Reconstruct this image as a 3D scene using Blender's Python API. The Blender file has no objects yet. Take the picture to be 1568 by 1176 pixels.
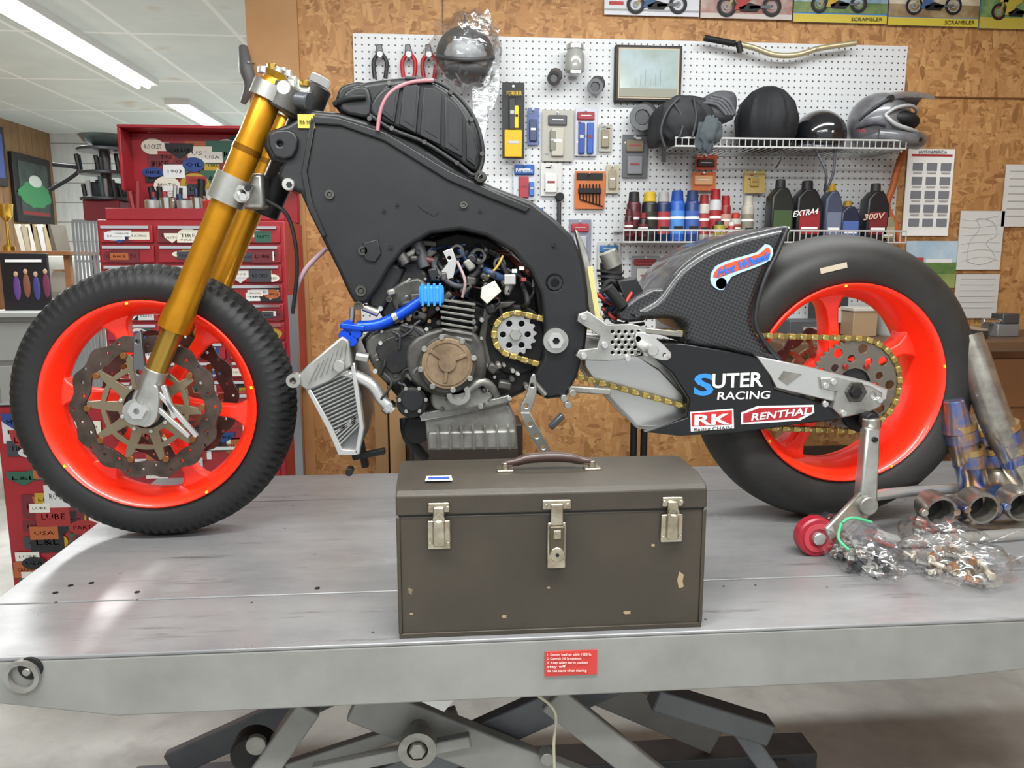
import bpy,bmesh,math,random
from mathutils import Vector,Matrix
from mathutils import noise as mnoise
R=random.Random(11)
S=bpy.context.scene
try: S.view_settings.view_transform='Standard'
except: pass
# ---------------------------------------------------------------- camera (level-surveyed from the photo)
YAW=math.radians(4.7);PIT=math.radians(9.03);FP=1184.0
CAM=Vector((0,0,1.4))
Fd=Vector((math.sin(YAW)*math.cos(PIT),math.cos(YAW)*math.cos(PIT),-math.sin(PIT)))
Rd=Vector((math.cos(YAW),-math.sin(YAW),0));Ud=Rd.cross(Fd)
cd=bpy.data.cameras.new('camera');cam=bpy.data.objects.new('camera',cd);S.collection.objects.link(cam)
cd.sensor_width=36;cd.lens=36*FP/1568;cd.clip_start=.05
cam.location=CAM;cam.rotation_euler=(math.pi/2-PIT,0,-YAW);S.camera=cam
def ray(px,py): return Fd+Rd*((px-784)/FP)+Ud*((588-py)/FP)
def W(px,py,Y):
    d=ray(px,py);return CAM+d*(Y/d.y)
def WZ(px,py,z):
    d=ray(px,py);return CAM+d*((z-1.4)/d.z)
# ---------------------------------------------------------------- materials
def H(h):
    c=[int(h[i:i+2],16)/255 for i in (0,2,4)]
    return tuple(x/12.92 if x<=.04045 else ((x+.055)/1.055)**2.4 for x in c)+(1,)
MC={}
class NT:
    def __init__(s,name):
        s.m=bpy.data.materials.new(name);s.m.use_nodes=True;s.t=s.m.node_tree;s.n=s.t.nodes;s.b=s.n['Principled BSDF']
        s.tc=s.n.new('ShaderNodeTexCoord')
    def new(s,t,**k):
        x=s.n.new('ShaderNode'+t)
        for a,v in k.items(): setattr(x,a,v)
        return x
    def l(s,a,b): s.t.links.new(a,b)
    def math(s,op,a,b=None,c=None):
        x=s.new('Math',operation=op)
        for i,v in enumerate((a,b,c)):
            if v is None: continue
            if isinstance(v,(int,float)): x.inputs[i].default_value=v
            else: s.l(v,x.inputs[i])
        return x.outputs[0]
    def mapping(s,sc=(1,1,1),rot=(0,0,0)):
        x=s.new('Mapping');x.inputs['Scale'].default_value=sc;x.inputs['Rotation'].default_value=rot
        s.l(s.tc.outputs['Object'],x.inputs[0]);return x.outputs[0]
    def noise(s,sc,det=4,vec=None,rough=.6):
        x=s.new('TexNoise');x.inputs['Scale'].default_value=sc;x.inputs['Detail'].default_value=det;x.inputs['Roughness'].default_value=rough
        s.l(vec or s.tc.outputs['Object'],x.inputs['Vector']);return x.outputs[0]
    def ramp(s,f,stops):
        x=s.new('ValToRGB');e=x.color_ramp.elements
        while len(e)<len(stops): e.new(.5)
        for i,(p,c) in enumerate(stops): e[i].position=p;e[i].color=c if len(c)==4 else tuple(c)+(1,)
        s.l(f,x.inputs[0]);return x.outputs[0]
    def mix(s,f,a,b,bt='MIX'):
        x=s.new('Mix',data_type='RGBA',blend_type=bt)
        for i,v in ((0,f),(6,a),(7,b)):
            if isinstance(v,(int,float,tuple)): x.inputs[i].default_value=v
            else: s.l(v,x.inputs[i])
        return x.outputs[2]
    def bump(s,h,st,dist=.002):
        x=s.new('Bump');x.inputs['Strength'].default_value=st;x.inputs['Distance'].default_value=dist
        s.l(h,x.inputs['Height']);s.l(x.outputs[0],s.b.inputs['Normal'])
    def set(s,rough=.5,metal=0,col=None,coat=0,spec=None):
        s.b.inputs['Roughness'].default_value=rough;s.b.inputs['Metallic'].default_value=metal
        s.b.inputs['Coat Weight'].default_value=coat
        if col is not None:
            if isinstance(col,tuple): s.b.inputs['Base Color'].default_value=col
            else: s.l(col,s.b.inputs['Base Color'])
def M(name,hexc,rough=.5,metal=0,n=None,b=None,coat=0,em=0):
    if name in MC: return MC[name]
    t=NT(name);c=H(hexc)
    col=c
    if n:
        f=t.noise(n[0],5);r=t.ramp(f,[(.4,(0,0,0)),(.68,(1,1,1))])
        col=t.mix(r,c,H(n[1]))
    t.set(rough,metal,col,coat)
    if b: t.bump(t.noise(b[0],4),b[1])
    if em:
        t.b.inputs['Emission Color'].default_value=c;t.b.inputs['Emission Strength'].default_value=em
    MC[name]=t.m;return t.m
def C(hexc,rough=.5,metal=0): return M('paint_%s_%d_%d'%(hexc,rough*10,metal*10),hexc,rough,metal)
# palette
BLK=M('black_satin','131416',.42,.0,(9,'1e1f22'))
FRM=M('frame_black','121214',.42,.0,(6,'1c1d1f'),(60,.08))
ENG=M('engine_dark','242426',.45,.5,(25,'3a3834'),(90,.2))
ENG2=M('engine_grey','5c5a57',.45,.6,(20,'35342f'),(60,.2))
ALU=M('aluminium','bfbfba',.33,.85,(14,'9d9b94'),(50,.1))
ALU2=M('cast_aluminium','a3a29d',.5,.7,(18,'827f78'),(80,.3))
SIL=M('bright_silver','d3d3d0',.28,.8)
CHR=M('chrome','dcdcdc',.15,1)
GLD=M('fork_gold','cc8e1e',.3,.7,(12,'b47816'))
GLDK=M('fork_gold_dark','b08d40',.25,.85)
CHN=M('chain_gold','c4ab62',.35,.8,(70,'988248'))
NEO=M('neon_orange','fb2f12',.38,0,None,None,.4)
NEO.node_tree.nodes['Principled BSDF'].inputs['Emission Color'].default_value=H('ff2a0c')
NEO.node_tree.nodes['Principled BSDF'].inputs['Emission Strength'].default_value=.09  # faint glow put into the paint to keep the rims vivid; not a lamp
TYR=M('tyre_rubber','131314',.6,0,(8,'1c1c1c'),(120,.15))
TYS=M('tyre_slick','211f1e',.55,0,(10,'2c2a28'),(120,.15))
DSC=M('disc_steel','5c4d45',.42,.65,(30,'403732'))
RED=M('chest_red','a0202a',.38,0,(5,'8e1a24'))
WHT=M('white','e8e8e6',.5);PAP=M('paper','ecebe8',.7);DRK=M('dark','0a0a0c',.6)
BLU=M('anodised_blue','0c47c8',.3,.4);LBL=M('plug_blue','2a86e0',.5)
WOD=M('bench_wood','7e5434',.55,0,(6,'644024'));TAN=M('cover_tan','8a755c',.6,.3,(22,'6a5844'),(60,.4))
GRY=M('lift_grey','90908c',.48,.1,(7,'82827e'));GRD=M('lift_grey_dark','66696c',.5,.2,(7,'54575b'))
YEL=C('e8c414');ORG=C('e8642a');RUB=C('0f0f10',.7)
def m_osb():
    t=NT('osb_board')
    v=[]
    for sc,rot in (((16,1,52),.4),((50,1,15),-.3),((24,1,60),1.1)):
        mp=t.mapping(sc,(0,rot,0));nz=t.new('TexVoronoi');nz.inputs['Scale'].default_value=1.0
        t.l(mp,nz.inputs['Vector']);sep=t.new('SeparateColor');t.l(nz.outputs['Color'],sep.inputs[0]);v.append(sep.outputs[0])
    a=t.mix(t.ramp(t.noise(14,2),[(.47,(0,0,0)),(.5,(1,1,1))]),v[0],v[1])
    a=t.mix(t.ramp(t.noise(23,2),[(.55,(0,0,0)),(.58,(1,1,1))]),a,v[2])
    c=t.ramp(a,[(0,H('8c5f34')),(.25,H('a97948')),(.6,H('b58552')),(.85,H('c19560')),(1,H('9b6b3c'))])
    t.set(.6,0,c);t.bump(a,.25);return t.m
def m_peg():
    t=NT('pegboard_white');s=t.new('SeparateXYZ');t.l(t.tc.outputs['Object'],s.inputs[0])
    fx=t.math('SUBTRACT',t.math('FRACT',t.math('MULTIPLY',s.outputs[0],1/.0254)),.5)
    fz=t.math('SUBTRACT',t.math('FRACT',t.math('MULTIPLY',s.outputs[2],1/.0254)),.5)
    d=t.math('SQRT',t.math('ADD',t.math('MULTIPLY',fx,fx),t.math('MULTIPLY',fz,fz)))
    h=t.math('LESS_THAN',d,.14);t.set(.45,0,t.mix(h,H('cfd2d4'),H('4a4642')));return t.m
def m_ceil():
    t=NT('ceiling_tile');s=t.new('SeparateXYZ');t.l(t.tc.outputs['Object'],s.inputs[0])
    fx=t.math('LESS_THAN',t.math('FRACT',t.math('MULTIPLY',s.outputs[0],1/.61)),.045)
    fy=t.math('LESS_THAN',t.math('FRACT',t.math('MULTIPLY',s.outputs[1],1/1.22)),.03)
    g=t.math('MAXIMUM',fx,fy)
    base=t.ramp(t.noise(1.2,3),[(.45,H('d6dedb')),(.62,H('e0e7e4')),(.7,H('c4baa6'))])
    t.set(.8,0,t.mix(g,base,H('f4f6f4')));t.bump(t.noise(70,3),.3);return t.m
def m_conc():
    t=NT('concrete_floor')
    a=t.ramp(t.noise(1.7,8,None,.65),[(.3,H('a0a09b')),(.5,H('bbbbb6')),(.7,H('d0d0cb'))])
    c=t.mix(t.ramp(t.noise(6,6),[(.5,(0,0,0)),(.75,(.6,.6,.6))]),a,H('92918c'))
    t.set(.38,0,c);t.bump(t.noise(12,6),.15);return t.m
def m_table():
    t=NT('lift_deck_metal')
    a=t.ramp(t.noise(2.2,8,t.mapping((1,2.5,1)),.7),[(.3,H('7c7c7d')),(.5,H('8f8f90')),(.72,H('9d9d9c'))])
    sc=t.ramp(t.noise(9,9,t.mapping((.35,3.5,1)),.75),[(.58,(0,0,0)),(.66,(.75,.75,.75))])
    c=t.mix(sc,a,H('646160'))
    sp=t.ramp(t.noise(30,3),[(.71,(0,0,0)),(.74,(1,1,1))])
    c=t.mix(sp,c,H('484441'))
    t.set(.3,.3,c);r=t.ramp(t.noise(5,6),[(.3,(.24,.24,.24)),(.7,(.5,.5,.5))]);t.l(r,t.b.inputs['Roughness'])
    t.bump(t.noise(3,4),.12,.01);return t.m
def m_carbon():
    t=NT('carbon_fibre');ch=t.new('TexChecker');ch.inputs['Scale'].default_value=190
    t.l(t.mapping((1,1,1),(0,.4,0)),ch.inputs['Vector']);ch.inputs[1].default_value=H('303134');ch.inputs[2].default_value=H('121315')
    t.set(.4,.0,ch.outputs[0],.4);return t.m
def m_case():
    t=NT('wrinkle_brown');a=t.ramp(t.noise(5,7),[(.35,H('38322a')),(.65,H('443d34'))])
    s=t.ramp(t.noise(26,6),[(.72,(0,0,0)),(.75,(1,1,1))]);c=t.mix(s,a,H('83725c'))
    t.set(.42,.1,c);t.bump(t.noise(420,3),.35,.001);return t.m
def m_plastic():
    t=NT('clear_bag');g=t.new('BsdfGlossy');g.inputs['Roughness'].default_value=.12;g.inputs[0].default_value=(.95,.97,1,1)
    tr=t.new('BsdfTransparent');mx=t.new('MixShader');f=t.new('LayerWeight');f.inputs[0].default_value=.25
    bp=t.new('Bump');bp.inputs['Strength'].default_value=.8;bp.inputs['Distance'].default_value=.015;t.l(t.noise(15,2),bp.inputs['Height'])
    t.l(bp.outputs[0],g.inputs['Normal']);t.l(bp.outputs[0],f.inputs['Normal'])
    t.l(t.math('ADD',t.math('MULTIPLY',f.outputs['Facing'],.42),.07),mx.inputs[0]);t.l(tr.outputs[0],mx.inputs[1]);t.l(g.outputs[0],mx.inputs[2])
    t.l(mx.outputs[0],t.n['Material Output'].inputs[0]);return t.m
def m_ti():
    t=NT('titanium_heat');c=t.ramp(t.noise(9,2),[(.3,H('c2bcb0')),(.45,H('ccc5b8')),(.52,H('b89468')),(.58,H('4f74b4')),(.66,H('bdbab4'))])
    t.set(.26,.85,c);return t.m
def m_plank(name,c1,c2,w,axis=1):
    t=NT(name);s=t.new('SeparateXYZ');t.l(t.tc.outputs['Object'],s.inputs[0])
    f=t.math('LESS_THAN',t.math('FRACT',t.math('MULTIPLY',s.outputs[axis],1/w)),.05)
    g=t.ramp(t.noise(8,4,t.mapping((3,3,.4))),[(.35,H(c1)),(.65,H(c2))]);t.set(.5,0,t.mix(f,g,H('4a3a2c' if axis==1 else '9a9a98')));return t.m
OSB=m_osb();PEG=m_peg();CEI=m_ceil();CON=m_conc();TAB=m_table();CAR=m_carbon();CASE=m_case();BAG=m_plastic();TI=m_ti()
# ---------------------------------------------------------------- mesh helpers
GR=[];cur=None
def group(name):
    global cur
    e=bpy.data.objects.new(name,None);e.empty_display_size=.05;S.collection.objects.link(e);GR.append(e);cur=e;return e
def link(name,me,mat,smooth=35,bev=0,top=False):
    if mat: me.materials.append(mat)
    if smooth:
        me.shade_smooth();me.set_sharp_from_angle(angle=math.radians(smooth))
    o=bpy.data.objects.new(name,me);S.collection.objects.link(o)
    if not top and cur: o.parent=cur
    if bev:
        b=o.modifiers.new('bevel','BEVEL');b.width=bev;b.segments=2;b.limit_method='ANGLE'
    return o
def mesh(name,v,f,mat,smooth=35,bev=0,top=False):
    me=bpy.data.meshes.new(name);me.from_pydata([tuple(x) for x in v],[],f);me.update()
    bm=bmesh.new();bm.from_mesh(me);bmesh.ops.recalc_face_normals(bm,faces=bm.faces);bm.to_mesh(me);bm.free()
    return link(name,me,mat,smooth,bev,top)
BF=[(0,1,2,3),(4,7,6,5),(0,4,5,1),(1,5,6,2),(2,6,7,3),(3,7,4,0)]
def box(name,x0,x1,y0,y1,z0,z1,mat,bev=0,top=False):
    return mesh(name,[(x0,y0,z0),(x1,y0,z0),(x1,y1,z0),(x0,y1,z0),(x0,y0,z1),(x1,y0,z1),(x1,y1,z1),(x0,y1,z1)],BF,mat,0 if not bev else 35,bev,top)
def pb(name,px0,py0,px1,py1,Y0,Y1,mat,bev=0,top=False):
    a=W((px0),(py0+py1)/2,Y0);b=W(px1,(py0+py1)/2,Y0);mx=(px0+px1)/2
    return box(name,a.x,b.x,Y0,Y1,W(mx,py1,Y0).z,W(mx,py0,Y0).z,mat,bev,top)
def beam(name,p,q,w,t,mat,bev=0,w2=None):
    p,q=Vector(p),Vector(q);d=(q-p).normalized();n=d.cross(Vector((0,1,0)))
    if n.length<.05: n=Vector((1,0,0))
    n.normalize();m=n.cross(d).normalized();w2=w2 or w
    v=[p-n*w/2-m*t/2,p+n*w/2-m*t/2,p+n*w/2+m*t/2,p-n*w/2+m*t/2,q-n*w2/2-m*t/2,q+n*w2/2-m*t/2,q+n*w2/2+m*t/2,q-n*w2/2+m*t/2]
    return mesh(name,v,BF,mat,0 if not bev else 35,bev)
def basis(d):
    d=d.normalized();a=Vector((0,0,1)) if abs(d.z)<.9 else Vector((1,0,0))
    u=d.cross(a).normalized();return u,d.cross(u).normalized()
def rev(name,prof,o,ax,mat,seg=40,fn=None,closed=False,smooth=35):
    o=Vector(o);ax=Vector(ax).normalized();u,w=basis(ax);v=[];f=[];n=len(prof)
    for i in range(seg):
        for j,(r,a) in enumerate(prof):
            ang=2*math.pi*i/seg
            if fn: r=fn(i,j,r,a)
            v.append(o+ax*a+(u*math.cos(ang)+w*math.sin(ang))*r)
    for i in range(seg):
        k=(i+1)%seg
        for j in range(n if closed else n-1):
            l=(j+1)%n;f.append((i*n+j,i*n+l,k*n+l,k*n+j))
    if not closed:
        if prof[0][0]>1e-5: f.append(tuple(i*n for i in range(seg)))
        if prof[-1][0]>1e-5: f.append(tuple(i*n+n-1 for i in range(seg)))
    return mesh(name,v,f,mat,smooth)
def cyl(name,p,q,r,mat,r2=None,seg=24):
    p,q=Vector(p),Vector(q);L=(q-p).length;r2=r if r2 is None else r2;b=min(r,r2,L)*.12
    return rev(name,[(r-b,0),(r,b),(r2,L-b),(r2-b,L)],p,q-p,mat,seg)
def ring(name,c,ax,ro,ri,L,mat,seg=40):
    return rev(name,[(ri,0),(ro,0),(ro,L),(ri,L)],c,ax,mat,seg,closed=True)
def cat(pts,n=5,closed=False):
    P=[Vector(p) for p in pts];out=[];N=len(P)
    for i in range(N if closed else N-1):
        if closed: a,b,c,d=P[(i-1)%N],P[i],P[(i+1)%N],P[(i+2)%N]
        else: a,b,c,d=P[max(i-1,0)],P[i],P[i+1],P[min(i+2,N-1)]
        for k in range(n):
            t=k/n;out.append(.5*((2*b)+(c-a)*t+(2*a-5*b+4*c-d)*t*t+(3*b-a-3*c+d)*t*t*t))
    if not closed: out.append(P[-1])
    return out
def tube(name,pts,r,mat,n=5,seg=12,rf=None):
    P=cat(pts,n) if len(pts)>2 and n>1 else [Vector(p) for p in pts]
    v=[];f=[];u=None
    for i,p in enumerate(P):
        d=(P[min(i+1,len(P)-1)]-P[max(i-1,0)]).normalized()
        if u is None: u,_=basis(d)
        u=(u-d*u.dot(d)).normalized();w=d.cross(u);rr=rf(i/(len(P)-1)) if rf else r
        for k in range(seg):
            a=2*math.pi*k/seg;v.append(p+(u*math.cos(a)+w*math.sin(a))*rr)
    for i in range(len(P)-1):
        for k in range(seg): f.append((i*seg+k,i*seg+(k+1)%seg,(i+1)*seg+(k+1)%seg,(i+1)*seg+k))
    f.append(tuple(range(seg)));f.append(tuple((len(P)-1)*seg+k for k in range(seg)))
    return mesh(name,v,f,mat,50)
def XZ(pts,Y): return [(lambda w:(w.x,w.z))(W(a,b,Y)) for a,b in pts]
def sm2(pts,n=4): return [(p.x,p.y) for p in cat([Vector((a,b,0)) for a,b in pts],n,True)]
def circ(x,z,r,n=24): return [(x+r*math.cos(2*math.pi*i/n),z+r*math.sin(2*math.pi*i/n)) for i in range(n)]
def shape(name,outs,Y0,Y1,mat,bev=0,top=False):
    cu=bpy.data.curves.new(name,'CURVE');cu.dimensions='2D';cu.fill_mode='BOTH'
    cu.extrude=max((Y1-Y0)/2-bev,0);cu.bevel_depth=bev;cu.bevel_resolution=2;cu.offset=-bev
    for o in outs:
        s=cu.splines.new('POLY');s.points.add(len(o)-1);s.use_cyclic_u=True
        for i,(a,b) in enumerate(o): s.points[i].co=(a,b,0,1)
    ob=bpy.data.objects.new('t',cu);me=bpy.data.meshes.new_from_object(ob);bpy.data.objects.remove(ob);bpy.data.curves.remove(cu)
    Yc=(Y0+Y1)/2;me.name=name
    me.transform(Matrix(((1,0,0,0),(0,0,-1,Yc),(0,1,0,0),(0,0,0,1))));me.materials.clear()
    return link(name,me,mat,40,0,top)
def plate(name,pts,Y0,Y1,mat,bev=.003,sm=0,holes=()):
    o=XZ(pts,Y0)
    if sm: o=sm2(o,sm)
    hs=[]
    for h in holes:
        w=W(h[0],h[1],Y0);w2=W(h[0]+h[2],h[1],Y0);hs.append(circ(w.x,w.z,abs(w2.x-w.x),16))
    return shape(name,[o]+hs,Y0,Y1,mat,bev)
def text(name,s,xl,yb,xr,yr,cap,Y,mat,shear=0,bold=.0,ex=.0006):
    cu=bpy.data.curves.new(name,'FONT');cu.body=s;cu.size=1;cu.extrude=.001;cu.offset=bold;cu.resolution_u=3
    ob=bpy.data.objects.new('t',cu);me=bpy.data.meshes.new_from_object(ob);bpy.data.objects.remove(ob)
    xs=[v.co.x for v in me.vertices];x0,x1=min(xs),max(xs)
    a=W(xl,yb,Y);b=W(xr,yr,Y);h=(W(xl,yb-cap,Y)-a).length/.72;d=b-a
    for v in me.vertices:
        t=(v.co.x-x0)/(x1-x0);up=v.co.y*h
        v.co=a+d*t+Vector((shear*up,-ex if v.co.z>0 else 0,up))
    me.materials.clear();return link(name,me,mat,0)
def ell(name,c,rx,ry,rz,mat,rot=0,nz=0,seg=24,cut=None):
    bm=bmesh.new();bmesh.ops.create_uvsphere(bm,u_segments=seg,v_segments=seg*2//3,radius=1)
    if nz:
        for v in bm.verts: v.co*=1+nz*mnoise.noise(v.co*2.3+Vector(c)*3)+nz*.6*mnoise.noise(v.co*6+Vector(c))
    if cut is not None:
        for v in bm.verts: v.co.z=max(v.co.z,cut)
    me=bpy.data.meshes.new(name);bm.transform(Matrix.Translation(c)@Matrix.Rotation(rot,4,'Y')@Matrix.Diagonal((rx,ry,rz,1)));bm.to_mesh(me);bm.free()
    return link(name,me,mat,60)
def merged(name,boxes,mat,bev=0):
    V=[];F=[]
    for p,q,w,t in boxes:
        p,q=Vector(p),Vector(q);d=(q-p).normalized();n=d.cross(Vector((0,1,0)))
        if n.length<.05: n=Vector((1,0,0))
        n.normalize();m=n.cross(d).normalized();k=len(V)
        V+=[p-n*w/2-m*t/2,p+n*w/2-m*t/2,p+n*w/2+m*t/2,p-n*w/2+m*t/2,q-n*w/2-m*t/2,q+n*w/2-m*t/2,q+n*w/2+m*t/2,q-n*w/2+m*t/2]
        F+=[tuple(i+k for i in f) for f in BF]
    return mesh(name,V,F,mat,0,bev)
def cylY(name,c,r,L,mat,seg=28,r2=None):
    c=Vector(c);return cyl(name,c,c+Vector((0,-L,0)),r,mat,r2,seg)
# ================================================================ ROOM
cur=None
XL=-4.08;XE=-.738
box('floor',XL,3.3,-3,8.75,-.1,0,CON,0,True)
box('ceiling',XL,3.3,-1.2,8.75,2.7,2.78,CEI,0,True)
box('wall_back',XE,3.3,3.20,3.34,0,2.7,OSB,0,True)
xe2=W(455,50,3.17).x
box('trim_1',XE-.012,xe2,3.18,3.199,0,2.7,M('ply_trim','b98a5a',.5,0,(3,'a67a4a')),0,True)
box('wall_far',XL,-.2,8.65,8.75,0,2.7,m_plank('siding_white','d0d5d4','dde2e1',.2,2),0,True)
box('wall_left',XL-.1,XL,-1.2,8.75,0,2.7,m_plank('panelling_brown','7e5c3d','907048',.12),0,True)
box('wall_right',3.3,3.4,-1.2,3.34,0,2.7,OSB,0,True)
box('trim_2',W(677,20,3.19).x,W(677,20,3.19).x+.004,3.195,3.2,1.2,2.7,C('6b431f'),0,True)
box('trim_3',W(1390,150,3.19).x,3.3,3.193,3.2,W(1500,151,3.2).z,W(1500,151,3.2).z+.005,C('6b431f'),0,True)
TUBE=M('fluorescent_tube','ffffff',.5,0,em=9)
def fixture(x0,x1,y0,y1,E):
    group('ceiling_light')
    box('housing',x0,x1,y0,y1,2.655,2.70,WHT)
    along=(y1-y0)>(x1-x0)
    for s in (-.035,.035):
        if along: cyl('tube',((x0+x1)/2+s,y0+.03,2.64),((x0+x1)/2+s,y1-.03,2.64),.015,TUBE,seg=10)
        else: cyl('tube',(x0+.03,(y0+y1)/2+s,2.64),(x1-.03,(y0+y1)/2+s,2.64),.015,TUBE,seg=10)
    l=bpy.data.lights.new('lamp','AREA');l.shape='RECTANGLE';l.size=x1-x0;l.size_y=y1-y0;l.energy=E;l.color=(.98,1,.99)
    o=bpy.data.objects.new('lamp',l);S.collection.objects.link(o);o.parent=cur;o.location=((x0+x1)/2,(y0+y1)/2,2.61)
fixture(-2.27,-2.07,3.6,6.07,105)
fixture(-2.27,-2.07,6.75,8.15,60)
fixture(-1.3,1.3,.55,.75,72);fixture(-.6,2.0,2.2,2.4,27);fixture(-1.3,1.3,-.75,-.55,44)
# ================================================================ PEGBOARD WALL
YP=3.18
a=W(540,48,YP);b=W(1390,73,YP);zt=(a.z+b.z)/2
box('pegboard',a.x,b.x,YP,3.197,zt-1.22,zt,PEG,0,True)
def poster(name,x0,y0,x1,y1,mat,items=(),Y=3.185,rows=0,txt=()):
    group(name);A=W(x0,(y0+y1)/2,Y);B=W(x1,(y0+y1)/2,Y);z1=W((x0+x1)/2,y0,Y).z;z0=W((x0+x1)/2,y1,Y).z
    box('sheet',A.x,B.x,Y,Y+.004,z0,z1,mat);w=B.x-A.x;h=z1-z0
    for i,(a,b,c,d,m) in enumerate(items):
        box('print_%d'%i,A.x+w*a,A.x+w*c,Y-.0012-i*.0002,Y,z1-h*d,z1-h*b,m)
    for s,a,b,c,hh,m in txt:
        text('caption',s,x0+(x1-x0)*a,y0+(y1-y0)*b,x0+(x1-x0)*c,y0+(y1-y0)*b,hh,Y-.004,m)
def NM(c1,c2,s=14): return M('print_%s_%s'%(c1,c2),c1,.5,0,(s,c2))
def bikeart(x0,y0,x1,y1,c1,c2,Y=3.181):
    # printed sport motorcycle in profile
    f=lambda u,v:(x0+(x1-x0)*u,y0+(y1-y0)*v)
    for u in (.2,.8):
        w=W(*f(u,.72),Y);r=abs(W(*f(.13,.5),Y).x-W(*f(0,.5),Y).x)
        shape('print_wheel',[circ(w.x,w.z,r,24),circ(w.x,w.z,r*.72,24)],Y-.0006,Y,DRK)
        shape('print_rim',[circ(w.x,w.z,r*.72,24),circ(w.x,w.z,r*.6,24)],Y-.0006,Y,c2);shape('print_disc',[circ(w.x,w.z,r*.32,16),circ(w.x,w.z,r*.14,16)],Y-.0006,Y,C('8a8c90'))
    for pts,m in (([(.66,.72),(.5,.6),(.42,.7),(.36,.74),(.38,.86),(.6,.88)],DRK),([(.2,.72),(.3,.3),(.33,.32),(.24,.74)],C('9a8a5a')),([(.5,.7),(.8,.68),(.8,.76),(.5,.8)],C('5a5c60')),
                  ([(.22,.42),(.27,.2),(.34,.1),(.38,.2),(.42,.28),(.54,.2),(.62,.3),(.6,.44),(.5,.54),(.42,.8),(.3,.82),(.34,.56),(.3,.44)],c1),([(.58,.3),(.72,.28),(.94,.1),(.97,.16),(.8,.4),(.66,.44)],c1),([(.3,.3),(.38,.3),(.36,.44),(.3,.42)],c2),([(.55,.26),(.7,.28),(.72,.24),(.58,.21)],DRK)):
        shape('print_body',[XZ([f(u,v) for u,v in pts],Y)],Y-.0012,Y-.0002,m)
poster('wall_poster',926,-70,1072,24,C('d0d2d8'),[(0,.0,1,.6,NM('8fa0b4','c4ccd6')),(0,.9,1,.93,C('9a9a9a')),(.05,.78,.2,.84,C('b03030'))]);bikeart(952,-28,1060,20,C('2c4f7a'),C('30323a'))
poster('wall_poster',1074,-70,1215,29,NM('8c5a50','b8a098'),[(0,.0,1,.6,NM('7a342e','a86a5c')),(0,.92,1,1,C('c0b6b0'))]);bikeart(1090,-26,1205,24,C('a2231c'),C('2a2a2c'))
poster('wall_poster',1217,-70,1361,35,C('3f7fc4'),[(0,.4,1,.72,NM('7494aa','b0c0c8')),(.0,.7,1,.86,NM('4a6d3c','84905a')),(0,.88,1,1,C('c8b43a'))],txt=[('SCRAMBLER',.6,.975,.93,6,C('3a3320'))]);bikeart(1235,-28,1335,19,C('c09a21'),C('30302c'))
poster('wall_poster',1363,-70,1502,40,C('4888cc'),[(0,.4,1,.7,NM('b4a48a','d4ccb8')),(.0,.7,1,.88,NM('7a6342','a89470')),(0,.89,1,1,C('c8b43a'))],txt=[('SCRAMBLER',.6,.975,.93,6,C('3a3320'))]);bikeart(1380,-26,1480,22,C('3f5a8d'),C('9a9a9c'))
poster('wall_poster',1504,-70,1640,45,C('6aa2d2'),[(0,.6,1,.85,NM('4c7a42','8aa06a')),(.0,.85,1,1,C('b7a440'))]);bikeart(1512,-18,1600,32,C('b8a440'),C('7a2c28'))
poster('race_schedule_sheet',1386,228,1457,361,PAP,[(.08,.06,.95,.085,C('aa3333'))]+[(.12+.3*(i%3),.16+.16*(i//3),.34+.3*(i%3),.25+.16*(i//3),C('7a7d84')) for i in range(15)]+[(.14+.3*(i%3),.265+.16*(i//3),.32+.3*(i%3),.28+.16*(i//3),C('b0b0b2')) for i in range(12)],txt=[('MOTOAMERICA',.3,.055,.9,5,C('333333'))])
poster('landscape_print',1386,369,1464,441,NM('9fb9cc','c4d2dc',8),[(0,.45,1,.75,NM('6f8a4a','4a6a3a')),(0,.7,1,1,NM('93a05e','7a8a4c')),(.1,.35,.35,.5,C('b33a30')),(.4,.38,.9,.46,C('dedede'))])
group('track_map_sheet');pb('sheet',1468,323,1535,413,3.185,3.189,C('d0d0cd'))
tube('route',[W(x,y,3.184) for x,y in ((1480,400),(1485,370),(1500,350),(1496,335),(1520,340),(1526,360),(1510,372),(1524,395),(1500,405),(1480,400))],.0009,C('a0a0a0'))
for i in range(6): tube('route_c',[W(1472,335+i*13,3.184),W(1490+i*3,338+i*11,3.184),W(1531,330+i*14,3.184)],.0006,C('b0b0b0'),4,6)
poster('paper_note',1462,420,1528,487,C('cacac7'),[(.1,.1+.13*i,.9,.115+.13*i,C('b2b2b0')) for i in range(6)])
poster('paper_note',1537,252,1600,347,C('d2d1ce'),[(.1,.1+.12*i,.8,.115+.12*i,C('aaaaa8')) for i in range(7)])
group('framed_picture')
p0=W(942,112,3.15);p1=W(1044,112,3.15);zT=W(992,69,3.15).z;zB=W(992,156,3.15).z
box('frame',p0.x,p1.x,3.15,3.18,zB,zT,C('17120f'),.004)
box('mat_board',p0.x+.012,p1.x-.012,3.147,3.151,zB+.012,zT-.012,C('b8a890'));box('image',p0.x+.018,p1.x-.018,3.145,3.148,zB+.018,zT-.018,M('print_sky','a8b8bc',.15,0,(9,'98a6a0')))
for i in range(6): box('image_mast',p0.x+.08+.02*i,p0.x+.0815+.02*i,3.1445,3.1455,zB+.06,zB+.09+.015*(i%3),C('7c8a86'))
box('image_ground',p0.x+.018,p1.x-.018,3.144,3.1452,zB+.018,zB+.05,C('8a8a7c'))
group('handlebar')
tube('bar',[W(x,y,3.13) for x,y in ((1078,58),(1110,64),(1150,72),(1185,84),(1220,84),(1255,74),(1310,66))],.011,C('c4b896',.3,.6))
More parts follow.
